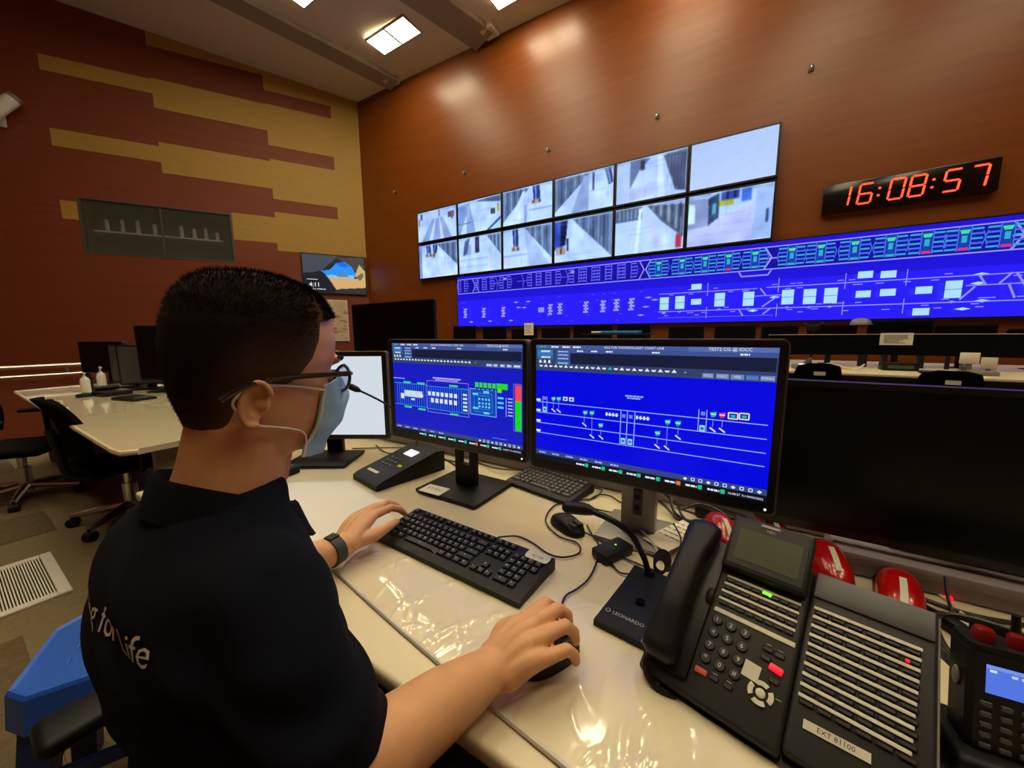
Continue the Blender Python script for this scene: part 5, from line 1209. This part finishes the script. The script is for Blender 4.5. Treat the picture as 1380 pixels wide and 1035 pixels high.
t = thing('camera_stand', 'small black webcam on a clamp above the front console', 'camera', (.73, 7.0, .75)); obj('post', MB().cyl((0, 0, 0), (0, 0, .58), .015, n=10), 'black_plastic', t); obj('body', MB().rbox(-.06, .06, -.04, .04, .52, .6, .012, 2), 'black_plastic', t); obj('clip', MB().tube([(-.11, 0, .63), (-.05, 0, .59), (.05, 0, .59), (.11, 0, .63)], .014, 8), 'black_plastic', t)
t = thing('console_box', 'low black box under the notice on the front console', 'box', (1.6, 6.75, .75)); obj('body', MB().rbox(-.17, .17, -.1, .1, 0, .1, .01, 2), 'black_plastic', t); obj('panel', MB().box(-.12, .12, -.103, -.1, .03, .07), 'grey_plastic', t)
t = thing('console_keyboard', 'dark keyboard right of the low black box on the front console', 'keyboard', (2.0, 6.6, .75), R_(-6)); obj('case', MB().rbox(-.22, .1, -.08, .08, 0, .025, .008, 2), 'black_plastic', t); obj('key_field', MB().rbox(-.2, .08, -.065, .065, .02, .032, .003, 1), 'grey_plastic', t); t.location = (1.93, 6.42, .75)
t = thing('docking_phone', 'grey telephone with a lit line at the left end of the visible front console', 'telephone', (.66, 6.9, .75), R_(15)); obj('body', MB().rbox(-.13, .13, -.1, .1, 0, .06, .015, 2), 'mid_grey', t); obj('handset', MB().tube([(-.02, -.05, .075), (.09, .07, .13)], .024, 10), 'grey_plastic', t); obj('display', MB().box(-.08, .06, -.06, -.02, .06, .068), 'led_white', t); t.location = (.62, 6.5, .75)
for i, (c_, m_, n_) in enumerate(((([(.86, 6.7, .757), (.95, 6.72, .79), (1.05, 6.6, .757), (1.15, 6.66, .757)]), 'yellow_trim', 'yellow cable bundle on the front console'), ([(1.08, 6.75, .757), (1.18, 6.6, .757), (1.25, 6.7, .80), (1.3, 6.9, .80)], 'cable_white', 'white cable curling over the front console'), ([(.8, 6.9, .757), (.95, 6.95, .80), (1.1, 6.9, .757)], 'cable_white', 'short white cable behind the yellow bundle'))):
    tag(obj('cable', MB().tube(spline(c_, 6), .012, 6), m_), n_, 'cable', 'cables on the front console')
chair('black office chair with a small white tag at the front console, left one', (.61, 5.55, 0), R_(3), .44, .915, .44, True, 'chairs at the front console', True)
chair('black office chair with a small white tag at the front console, right one', (1.64, 5.55, 0), R_(-4), .44, .88, .46, True, 'chairs at the front console', True)
# ------------------------------------------------------------------ the operator
def g_limb(pts, radii, n=14, flat=None):
    """round-ended tapering limb through the points"""
    P = [Vector(p) for p in pts]; Q = []; Rr = []
    d0 = (P[1] - P[0]).normalized(); d1 = (P[-1] - P[-2]).normalized()
    for a in (80, 55, 25): Q.append(P[0] - d0 * radii[0] * math.sin(R_(a)) * .98); Rr.append(radii[0] * math.cos(R_(a)))
    for p, r in zip(P, radii): Q.append(p); Rr.append(r)
    for a in (25, 55, 80): Q.append(P[-1] + d1 * radii[-1] * math.sin(R_(a)) * .98); Rr.append(radii[-1] * math.cos(R_(a)))
    return g_tube(Q, Rr, n)
def smooth_limb(pts, radii, n=14, k=5):
    """limb with the points splined"""
    S4 = spline([(*p, ) for p in pts], k); rr = []
    for i in range(len(pts) - 1):
        for j in range(k): rr.append(radii[i] + (radii[i + 1] - radii[i]) * (j / k))
    rr.append(radii[-1]); return g_limb(S4, rr, n)
def voxel(mb, size, iters, name, fac=.5):
    me = bpy.data.meshes.new(name); me.from_pydata(mb.v, [], mb.f); me.update()
    o = bpy.data.objects.new(name, me); COL.objects.link(o)
    rm = o.modifiers.new('remesh', 'REMESH'); rm.mode = 'VOXEL'; rm.voxel_size = size; rm.adaptivity = 0
    sm = o.modifiers.new('smooth', 'SMOOTH'); sm.factor = fac; sm.iterations = iters
    dg = bpy.context.evaluated_depsgraph_get(); dg.update()
    out = bpy.data.meshes.new_from_object(o.evaluated_get(dg)); out.name = name
    bpy.data.objects.remove(o); bpy.data.meshes.remove(me)
    out.shade_smooth(); return out

HC = Vector((-.575, .247, 1.222)); HM = T(*HC) @ RX(R_(-8))
HZ = [-.130, -.112, -.108, -.095, -.075, -.055, -.03, 0, .02, .05, .08, .1, .112, .119]
HW = [.045, .052, .053, .056, .062, .067, .071, .0745, .076, .0755, .069, .056, .038, .012]
HF = [.0, .048, .066, .082, .089, .092, .090, .088, .0955, .097, .088, .07, .048, .01]
HB = [-.054, -.058, -.060, -.066, -.074, -.081, -.089, -.096, -.099, -.099, -.092, -.076, -.055, -.012]
def head_pt(th, z, off=0.0):
    w = np.interp(z, HZ, HW); f = np.interp(z, HZ, HF); b = np.interp(z, HZ, HB); m = (f + b) / 2; ry = (f - b) / 2
    s, c = math.sin(th), math.cos(th)
    return Vector(((w + off) * math.copysign(abs(s) ** .88, s), m + (ry + off) * c, z))
def head_loft(n=40):
    v = []; f = []; zs = list(np.linspace(-.13, .119, 36))
    for z in zs:
        for j in range(n): v.append(tuple(head_pt(2 * math.pi * j / n, z)))
    for i in range(len(zs) - 1):
        for j in range(n): f.append((i * n + j, (i + 1) * n + j, (i + 1) * n + (j + 1) % n, i * n + (j + 1) % n))
    f.append(tuple(range(n))); f.append(tuple((len(zs) - 1) * n + j for j in range(n - 1, -1, -1)))
    return v, [q[::-1] for q in f]
B = MB()
B.add(head_loft(), HM)
B.add(g_limb([(0, .088, .008), (0, .104, -.022), (0, .107, -.036)], [.008, .011, .013]), HM)          # nose
B.add(g_ball((0, .086, .022), (.05, .016, .011), 16), HM)                                               # brow
for s in (-1, 1):
    B.add(g_ball((s * .036, .066, -.03), (.022, .014, .018), 14), HM)                                      # cheek
    # ear: disc, rim and lobe
    em = HM @ T(s * .0755, -.036, -.040) @ RZ(s * R_(-24)) @ RX(R_(-6)) @ Matrix.Scale(.84, 4)
    B.add(g_ball((0, 0, 0), (.004, .0165, .028), 16), em)
    rim = [(s * .004, .017 * math.cos(a) - .001, .031 * math.sin(a)) for a in [R_(-110 + 20 * i) for i in range(14)]]
    rim = [(p[0], -p[1] + .0, p[2]) for p in rim]
    B.add(g_limb([(p[0] + s * .003, p[1] * 1.08, p[2] * 1.03) for p in rim], [.0046] * len(rim), 8), em); B.add(g_ball((s * .002, .002, -.029), (.005, .008, .0085), 12), em)
    B.add(g_ball((s * .002, .014, -.002), (.005, .005, .008), 10), em)
    B.add(g_limb([(s * -.012, .006, 0), (0, .006, 0)], [.012, .010], 10), em)
B.add(g_limb([(-.575, .222, 1.17), (-.575, .205, 1.10), (-.575, .185, 1.03)], [.058, .060, .066], 22))  # neck
B.add(g_limb([(-.575, .255, 1.15), (-.575, .225, 1.08)], [.035, .045], 16))
B.add(g_limb([(-.72, .178, .975), (-.575, .18, .985), (-.44, .178, .975)], [.034, .055, .034], 18)); B.add(g_limb([(-.575, .185, .95), (-.575, .18, .75), (-.575, .18, .60)], [.075, .09, .08], 20))
B.add(smooth_limb([(-.435, .175, .965), (-.378, .172, .88), (-.345, .165, .805)], [.036, .041, .040], 16))
B.add(smooth_limb([(-.345, .165, .805), (-.325, .225, .802), (-.305, .30, .800), (-.286, .365, .797), (-.278, .385, .797)], [.040, .046, .041, .031, .0295], 30))
B.add(smooth_limb([(-.72, .175, .965), (-.772, .18, .88), (-.785, .205, .81)], [.036, .041, .04], 16))
B.add(smooth_limb([(-.785, .205, .81), (-.775, .285, .81), (-.755, .36, .805), (-.742, .43, .80), (-.742, .455, .80)], [.040, .044, .037, .029, .0275], 30))
# right hand, curled over the mouse
mc = [(-.270, .464, .824), (-.249, .458, .830), (-.230, .444, .825), (-.214, .425, .814)]
pp = [(-.259, .501, .829), (-.233, .495, .833), (-.212, .478, .825), (-.199, .454, .810)]
dp = [(-.255, .519, .811), (-.226, .512, .813), (-.205, .492, .806), (-.193, .466, .794)]
tp = [(-.255, .524, .796), (-.225, .516, .797), (-.204, .496, .790), (-.192, .470, .781)]
cb = [(-.291, .392, .802), (-.279, .390, .805), (-.268, .387, .802), (-.258, .384, .796)]
for k in range(4):
    B.add(smooth_limb([cb[k], tuple((Vector(cb[k]) + Vector(mc[k])) / 2 + Vector((0, 0, .006))), mc[k]], [.021, .0175, .0118 if k < 3 else .0108], 12))
    r = [.0110, .0113, .0106, .0095][k]
    B.add(g_limb([mc[k], pp[k], dp[k], tp[k]], [r * 1.12, r, r * .93, r * .78], 12))
for k in range(3): B.add(g_limb([tuple(Vector(mc[k]) * .6 + Vector(cb[k]) * .4), tuple(Vector(mc[k + 1]) * .6 + Vector(cb[k + 1]) * .4)], [.013, .013], 10))
B.add(smooth_limb([(-.286, .40, .800), (-.302, .438, .802), (-.300, .475, .793), (-.291, .505, .780)], [.019, .0165, .0118, .0095], 12))
# left hand on the end of the keyboard
mcl = [(-.766, .553, .822), (-.786, .556, .826), (-.806, .549, .820), (-.823, .536, .812)]
ppl = [(-.757, .598, .826), (-.783, .606, .829), (-.808, .597, .820), (-.830, .574, .808)]
dpl = [(-.752, .622, .812), (-.780, .631, .813), (-.808, .619, .805), (-.833, .593, .796)]
tpl = [(-.750, .636, .795), (-.778, .644, .795), (-.808, .630, .790), (-.834, .602, .785)]
cbl = [(-.731, .462, .803), (-.742, .462, .806), (-.752, .460, .803), (-.760, .456, .797)]
for k in range(4):
    B.add(smooth_limb([cbl[k], tuple((Vector(cbl[k]) + Vector(mcl[k])) / 2 + Vector((0, 0, .005))), mcl[k]], [.020, .017, .0115 if k < 3 else .0105], 12))
    r = [.0101, .0103, .0096, .0086][k]
    B.add(g_limb([mcl[k], ppl[k], dpl[k], tpl[k]], [r * 1.12, r, r * .93, r * .78], 12))
for k in range(3): B.add(g_limb([tuple(Vector(mcl[k]) * .6 + Vector(cbl[k]) * .4), tuple(Vector(mcl[k + 1]) * .6 + Vector(cbl[k + 1]) * .4)], [.013, .013], 10))
B.add(smooth_limb([(-.735, .475, .80), (-.722, .515, .80), (-.728, .562, .797), (-.742, .600, .790)], [.0185, .0155, .0115, .0095], 12))
person = thing('person', 'seated person in a navy polo shirt and blue face mask typing at the desk', 'person', (-.575, .17, 0))
PI_ = Matrix.Translation((.575, -.17, 0))
body_me = voxel(B, .0023, 7, 'body'); body_me.materials.append(MATS['skin'])
# hollow of the ears
for s in (-1, 1):
    em = HM @ T(s * .0755, -.036, -.040) @ RZ(s * R_(-24)) @ RX(R_(-6)) @ Matrix.Scale(.84, 4); ei = em.inverted()
    for q in body_me.vertices:
        if abs(q.co.x - em.translation.x) > .03 or abs(q.co.y - em.translation.y) > .03 or abs(q.co.z - em.translation.z) > .03: continue
        l = ei @ q.co; r2 = ((l.y - .002) / .0115) ** 2 + ((l.z - .002) / .019) ** 2
        if r2 < 1 and s * l.x > -.004: l.x -= s * .008 * (1 - r2) ** .7; q.co = em @ l
body = obj('body', body_me, None, person, PI_)

# shirt ------------------------------------------------------------
S_ = MB()
TZ = [.50, .56, .64, .72, .80, .88, .94, .985, 1.02, 1.05, 1.075]
TW = [.175, .185, .182, .180, .183, .188, .190, .182, .160, .115, .078]
TB = [.07, .066, .075, .076, .066, .058, .060, .070, .085, .105, .125]
TF = [.31, .32, .32, .31, .30, .29, .275, .262, .252, .25, .25]
def torso_pt(th, z):
    w = np.interp(z, TZ, TW); b = np.interp(z, TZ, TB); f = np.interp(z, TZ, TF); m = (f + b) / 2; ry = (f - b) / 2
    s, c = math.sin(th), math.cos(th)
    return (-.575 + w * math.copysign(abs(s) ** .8, s), m + ry * math.copysign(abs(c) ** .95, c), z)
zs = list(np.linspace(.50, 1.075, 26)); n = 48; v = []; f = []
for z in zs: v += [torso_pt(2 * math.pi * j / n, z) for j in range(n)]
for i in range(len(zs) - 1): f += [(i * n + j, i * n + (j + 1) % n, (i + 1) * n + (j + 1) % n, (i + 1) * n + j) for j in range(n)]
f.append(tuple(range(n))); f.append(tuple((len(zs) - 1) * n + j for j in range(n)))
S_.add((v, [q[::-1] for q in f]))
S_.add(smooth_limb([(-.50, .172, 1.0), (-.432, .17, .978), (-.390, .17, .92), (-.360, .182, .87), (-.350, .188, .83)], [.062, .062, .060, .056, .054], 20))
S_.add(smooth_limb([(-.65, .172, 1.0), (-.718, .17, .978), (-.762, .175, .92), (-.781, .185, .87), (-.787, .195, .83)], [.062, .064, .064, .062, .061], 20))
sh = voxel(S_, .006, 6, 'shirt')
co = np.zeros(len(sh.vertices) * 3, np.float32); sh.vertices.foreach_get('co', co); co = co.reshape(-1, 3)
no = np.zeros_like(co).ravel(); sh.vertices.foreach_get('normal', no); no = no.reshape(-1, 3)
X, Y, Z = co[:, 0], co[:, 1], co[:, 2]
fold = .0035 * np.sin(34 * Z + 16 * X + 9 * np.sin(11 * Y)) * np.clip((.98 - Z) * 6, 0, 1) + .003 * np.sin(50 * X + 18 * Z + 4 * np.sin(20 * Z)) + .002 * np.sin(80 * Z - 40 * Y)
arm = np.exp(-(((X + .36) / .06) ** 2 + ((Z - .9) / .07) ** 2)); fold += arm * .004 * np.sin(120 * Z + 50 * X)
co += no * fold[:, None]; sh.vertices.foreach_set('co', co.ravel()); sh.update()
bm = bmesh.new(); bm.from_mesh(sh)
dl = [q for q in bm.verts if q.co.z < .832 and (((q.co.x + .350) ** 2 + (q.co.y - .188) ** 2 < .07 ** 2 and q.co.x > -.394) or ((q.co.x + .787) ** 2 + (q.co.y - .195) ** 2 < .07 ** 2 and q.co.x < -.758))]
bmesh.ops.delete(bm, geom=dl, context='VERTS'); bm.to_mesh(sh); bm.free()
sh.materials.append(MATS['navy']); shirt = obj('polo_shirt', sh, None, person, PI_, label='dark navy short-sleeved polo shirt')
# collar: band and falling leaf
def collar():
    b = MB(); n = 44; prof = []
    for i in range(n + 1):
        th = R_(22 + 316 * i / n)          # 0 = front, opening at the front
        fr = .5 + .5 * math.cos(th)        # 1 at the front
        s, c = math.sin(th), math.cos(th)
        cx, cy = -.575, .197
        rx, ry = .072, .067
        zt = 1.108 - .078 * fr ** 1.15
        pt = max(0, fr - .75) / .25
        ring = [(rx, ry, zt - .045), (rx + .001, ry + .001, zt - .01), (rx + .004, ry + .004, zt), (rx + .009, ry + .009, zt - .006), (rx + .020 + .004 * (1 - fr), ry + .018 + .004 * pt, zt - .034 - .014 * pt), (rx + .024 + .004 * (1 - fr), ry + .022 + .008 * pt, zt - .043 - .022 * pt), (rx + .020, ry + .019 + .007 * pt, zt - .045 - .022 * pt), (rx + .006, ry + .006, zt - .012)]
        prof.append([(cx + a * s, cy + bb * c + 0, z) for k, (a, bb, z) in enumerate(ring)])
    m = len(prof[0]); b.v = [p for r in prof for p in r]
    for i in range(n):
        for j in range(m - 1): b.f.append((i * m + j, i * m + j + 1, (i + 1) * m + j + 1, (i + 1) * m + j))
    b.f.append(tuple(range(m))); b.f.append(tuple(n * m + j for j in range(m - 1, -1, -1)))
    return b
obj('collar', collar(), 'navy_dark', shirt, angle=60)
obj('placket', MB().rbox(-.59, -.56, .262, .272, .93, 1.015, .003), 'navy_dark', shirt)
# lettering across the back, laid onto the cloth
from mathutils.bvhtree import BVHTree
bv = BVHTree.FromPolygons([tuple(p.co) for p in sh.vertices], [tuple(p.vertices) for p in sh.polygons])
def on_back(text, xc, zc_, size, tilt=0.0):
    vv, ff = g_text(text, size); b = MB(); b.f = ff
    for p in vv:
        x = xc + p[0]; z = zc_ + p[1] + tilt * p[0]
        h = bv.ray_cast(Vector((x, -.2, z)), Vector((0, 1, 0)))
        q = h[0] + h[1] * .0012 if h[0] is not None else Vector((x, .2, z)); b.v.append(tuple(q))
    return b
obj('back_print', on_back('Training for Life', -.585, .968, .038), 'text_white', shirt, smooth=False, label='white slogan printed across the back')

# trousers and shoes
Tm = MB()
for s in (-1, 1):
    x = -.575 + s * .095
    Tm.add(smooth_limb([(x, .14, .545), (x + s * .02, .36, .555), (x + s * .03, .565, .545)], [.105, .085, .068], 18))
    Tm.add(smooth_limb([(x + s * .03, .565, .545), (x + s * .03, .60, .33), (x + s * .03, .62, .10)], [.068, .060, .052], 16))
Tm.add(g_limb([(-.665, .15, .56), (-.485, .15, .56)], [.11, .11], 18))
tr = voxel(Tm, .008, 4, 'trousers'); tr.materials.append(MATS['trouser']); obj('trousers', tr, None, person, PI_, label='black trousers')
for s in (-1, 1):
    x = -.575 + s * .125
    o = obj('shoe', MB().add(g_dome(.28, .098, .075, lambda q: (1 - .55 * q) * min(1, (q * 8) ** .5), 3.0)), 'black_plastic', person, PI_ @ T(x, .68, .0)); obj('sole', MB().add(g_prism([(.052 * math.cos(a), .145 * math.sin(a)) for a in [2 * math.pi * i / 20 for i in range(20)]], 0, .014)), 'black_gloss', o)

# hair ---------------------------------------------------------------
LT = [0, .45, .80, 1.04, 1.15, 1.25, 1.35, 1.47, 1.6, 1.75, 2.0, 2.2, 2.5, 2.8, 3.15]
LZ = [.082, .081, .079, .070, .036, .006, -.008, -.018, -.024, -.022, -.030, -.052, -.098, -.116, -.118]
def hairline(th): 
    a = abs((th + math.pi) % (2 * math.pi) - math.pi); return float(np.interp(a, LT, LZ))
def hair_off(z, zl, th=3.0):
    q = min(1, max(0, (z - zl) / .075))
    if abs((th + math.pi) % (2 * math.pi) - math.pi) < 1.0: q = max(q, .75)
    return .001 + .006 * q ** 1.2 + .003 * min(1, max(0, (z - .07) / .04))
hb = MB(); n = 72; m = 22
rn = np.random.default_rng(5)
for j in range(n):
    th = 2 * math.pi * j / n; zl = hairline(th)
    for i in range(m):
        q = i / (m - 1); z = zl + (.1185 - zl) * (1 - (1 - q) ** 1.35)
        off = hair_off(z, zl, th) if i else -.003
        fd = min(1, max(0, (z - zl) / .085)) ** .7; fd = 1 if abs((th + math.pi) % (2 * math.pi) - math.pi) < 1.0 else fd; ca_ = rgb(118, 88, 66); cb2 = rgb(40, 33, 28); hb.c.append(tuple(ca_[q_] * (1 - fd) + cb2[q_] * fd for q_ in range(3)) + (1,))
        hb.v.append(tuple(HM @ (head_pt(th, z, off) + Vector((0, 0, .010 * max(0, (z - .075) / .045))))))
for j in range(n):
    for i in range(m - 1): a, b_ = j * m + i, ((j + 1) % n) * m + i; hb.f.append((a, b_, b_ + 1, a + 1))
hb.f.append(tuple(j * m + m - 1 for j in range(n)))
hair = obj('hair', hb, 'scalp_fade', person, PI_, angle=180, label='very short black hair')
sp = MB(); cnt = 0
for k in range(16000):
    th = rn.uniform(0, 2 * math.pi); zl = hairline(th); q = rn.uniform(0, 1) ** .8; z = zl + (.1185 - zl) * (1 - (1 - q) ** 1.35)
    if z > .108 and rn.uniform() < .4: continue
    fade = min(1, max(.12, (z - zl) / .06)); front_ = abs((th + math.pi) % (2 * math.pi) - math.pi) < 1.0; fade = 1 if front_ else fade
    if rn.uniform() > fade * 1.6: continue
    p = head_pt(th, z, hair_off(z, zl, th) - .002) + Vector((0, 0, .010 * max(0, (z - .075) / .045)))
    w = .074; nrm = Vector((p.x / .006, p.y / .0098, (p.z - .01) / .0115)).normalized()
    d = (nrm + Vector((rn.normal(0, .25), .25 + rn.normal(0, .25), (.15 if z > .06 else -.55) + rn.normal(0, .2)))).normalized()
    L = (.002 + .0055 * fade * (1.0 if z > .05 else .6)) * rn.uniform(.6, 1.15); r = .00045 + .0003 * rn.uniform()
    a = d.orthogonal().normalized(); b_ = d.cross(a); o = len(sp.v)
    P0 = HM @ p
    dd = HM.to_3x3() @ d; a = HM.to_3x3() @ a; b_ = HM.to_3x3() @ b_
    for c_, s_ in ((1, 0), (-.5, .87), (-.5, -.87)): sp.v.append(tuple(P0 + (a * c_ + b_ * s_) * r))
    sp.v.append(tuple(P0 + dd * L)); sp.f += [(o, o + 1, o + 3), (o + 1, o + 2, o + 3), (o + 2, o, o + 3)]
hs_ = obj('hair_strands', sp, 'hair', hair, None, smooth=False); hs_['kind'] = 'stuff'
# eyebrows and eyes
for s in (-1, 1):
    eb = MB(); pts = [HM @ head_pt(s * a, .022 + .004 * math.sin((a - .2) * 4), .010) for a in (.2, .35, .5, .65, .78)]
    eb.tube([tuple(p) for p in pts], [.002, .0035, .0035, .003, .0015], 6); obj('eyebrow', eb, 'hair', person, PI_)
    ey = MB(); ey.add(g_ball((s * .032, .0745, -.002), .0125, 14), HM); e = obj('eye', ey, 'eye_white', person, PI_); obj('iris', MB().add(g_ball((s * .032, .0815, -.004), .0062, 12), HM), 'hair', e)

# face mask ------------------------------------------------------------
mk = MB(); nu, nv = 34, 26
def mask_pt(u, v, o=0.0):
    th = u * (.95 + .22 * v)                                                    # u -1..1 across, v 0 (top) .. 1 (bottom)
    top = .006 - .024 * abs(u) ** 1.3; bot = -.122 + .004 * abs(u)
    z = top + (bot - top) * v
    bulge = .016 * (1 - abs(u) ** 2.2) * math.sin(math.pi * (.12 + .76 * v)) + .020 * math.exp(-((u / .26) ** 2 + ((v - .28) / .3) ** 2))
    pleat = .0028 * abs(((v * 3.2) % 1) - .5) * 2 * (1 - abs(u) ** 4) + .0015 * math.sin(9 * u + 5 * v) * math.sin(7 * v)
    zz = max(z, -.10)
    p = head_pt(th, zz, .006 + bulge + pleat + o)
    p.z = z
    if z < -.10: p.y += -.1 * (-.10 - z); 
    return HM @ p
for k, o in enumerate((0, -.002)):
    for i in range(nv + 1):
        for j in range(nu + 1): mk.v.append(tuple(mask_pt(j / nu * 2 - 1, i / nv, o)))
K = (nu + 1) * (nv + 1)
for i in range(nv):
    for j in range(nu):
        a = i * (nu + 1) + j; mk.f.append((a, a + nu + 1, a + nu + 2, a + 1)); mk.f.append((K + a, K + a + 1, K + a + nu + 2, K + a + nu + 1))
edge = [j for j in range(nu)], 
for j in range(nu): mk.f.append((j, j + 1, K + j + 1, K + j)); a = nv * (nu + 1) + j; mk.f.append((a, K + a, K + a + 1, a + 1))
for i in range(nv): a = i * (nu + 1); mk.f.append((a, K + a, K + a + nu + 1, a + nu + 1)); a += nu; mk.f.append((a, a + nu + 1, K + a + nu + 1, K + a))
mask = obj('face_mask', mk, 'mask_blue', person, PI_, angle=60, label='light blue pleated surgical face mask')
for u in (-1, 1):
    hem_ = MB().tube([tuple(mask_pt(u * .99, q / 12, .001)) for q in range(13)], .0018, 6); obj('side_hem', hem_, 'mask_white', mask)
    et = HM @ Vector((u * .079, -.040, -.016)); eb_ = HM @ Vector((u * .0725, -.036, -.066)); bk = HM @ Vector((u * .072, -.058, -.04))
    m1_ = HM @ head_pt(u * 1.45, -.018, .003); m2_ = HM @ head_pt(u * 1.32, -.080, .002)
    lp = MB().tube(spline([tuple(mask_pt(u * .98, .06, .001)), tuple(m1_), tuple(et)], 6), .0016, 6).tube(spline([tuple(mask_pt(u * .98, .84, .001)), tuple(m2_), tuple(eb_)], 6), .0016, 6).tube(spline([tuple(et), tuple(bk), tuple(eb_)], 6), .0016, 6)
    obj('ear_loop', lp, 'mask_white', mask)
# glasses ----------------------------------------------------------------
gl = MB()
for s in (-1, 1):
    rim = [HM @ Vector((s * .034 + .0265 * math.cos(a), .108 - .010 * abs(math.cos(a) * s + 1) * .5 * (1 if s * math.cos(a) > 0 else .3), -.006 + .020 * math.sin(a))) for a in [2 * math.pi * i / 30 for i in range(31)]]
    gl.tube([tuple(p) for p in rim], .0024, 8)
    gl.tube([tuple(HM @ Vector(p)) for p in ((s * .0605, .099, .002), (s * .072, .088, .002), (s * .0785, .02, -.004), (s * .0815, -.03, -.011), (s * .0795, -.055, -.022), (s * .0765, -.072, -.036))], [.0036, .004, .0036, .0032, .0032, .0036], 8)
gl.tube([tuple(HM @ Vector(p)) for p in ((-.0085, .109, -.002), (0, .112, .002), (.0085, .109, -.002))], .0017, 8)
gf = obj('glasses', gl, 'tortoise', person, PI_, label='dark-framed glasses')
for s in (-1, 1):
    lb = MB(); ring = [HM @ Vector((s * .034 + .0262 * math.cos(a), .1075 - .009 * max(0, math.cos(a) * s), -.006 + .0198 * math.sin(a))) for a in [2 * math.pi * i / 26 for i in range(26)]]
    lb.v = [tuple(p) for p in ring] + [tuple(p - HM.to_3x3() @ Vector((0, .0012, 0))) for p in ring]; lb.f = [tuple(range(26)), tuple(range(51, 25, -1))] + [(i, (i + 1) % 26, 26 + (i + 1) % 26, 26 + i) for i in range(26)]
    obj('lens', lb, 'lens_glass', gf)
# watch on the left wrist
wb = MB(); ax = Vector((-.742, .435, .80)); 
for k in (0, 1):
    rr_ = (.0315, .0285)[k]
wv = []
wm_ = T(-.7425, .427, .801) @ RZ(R_(8))
for y_, r0 in ((-.012, .031), (-.012, .0335), (.012, .0328), (.012, .0303)):
    wv.append([(r0 * math.cos(a) * 1.02, y_, r0 * math.sin(a) * .97) for a in [2 * math.pi * i / 32 for i in range(32)]])
for r_ in wv: wb.v += r_
for k in range(4): 
    for i in range(32): a, b_ = k * 32 + i, k * 32 + (i + 1) % 32; c_, d_2 = ((k + 1) % 4) * 32 + (i + 1) % 32, ((k + 1) % 4) * 32 + i; wb.f.append((a, b_, c_, d_2))
wt = obj('wristwatch', wb, 'watch', person, PI_ @ wm_, angle=50, label='dark grey watch band on the left wrist'); obj('case', MB().rbox(-.011, .011, -.0125, .0125, .030, .035, .003, 2), 'black_plastic', wt)
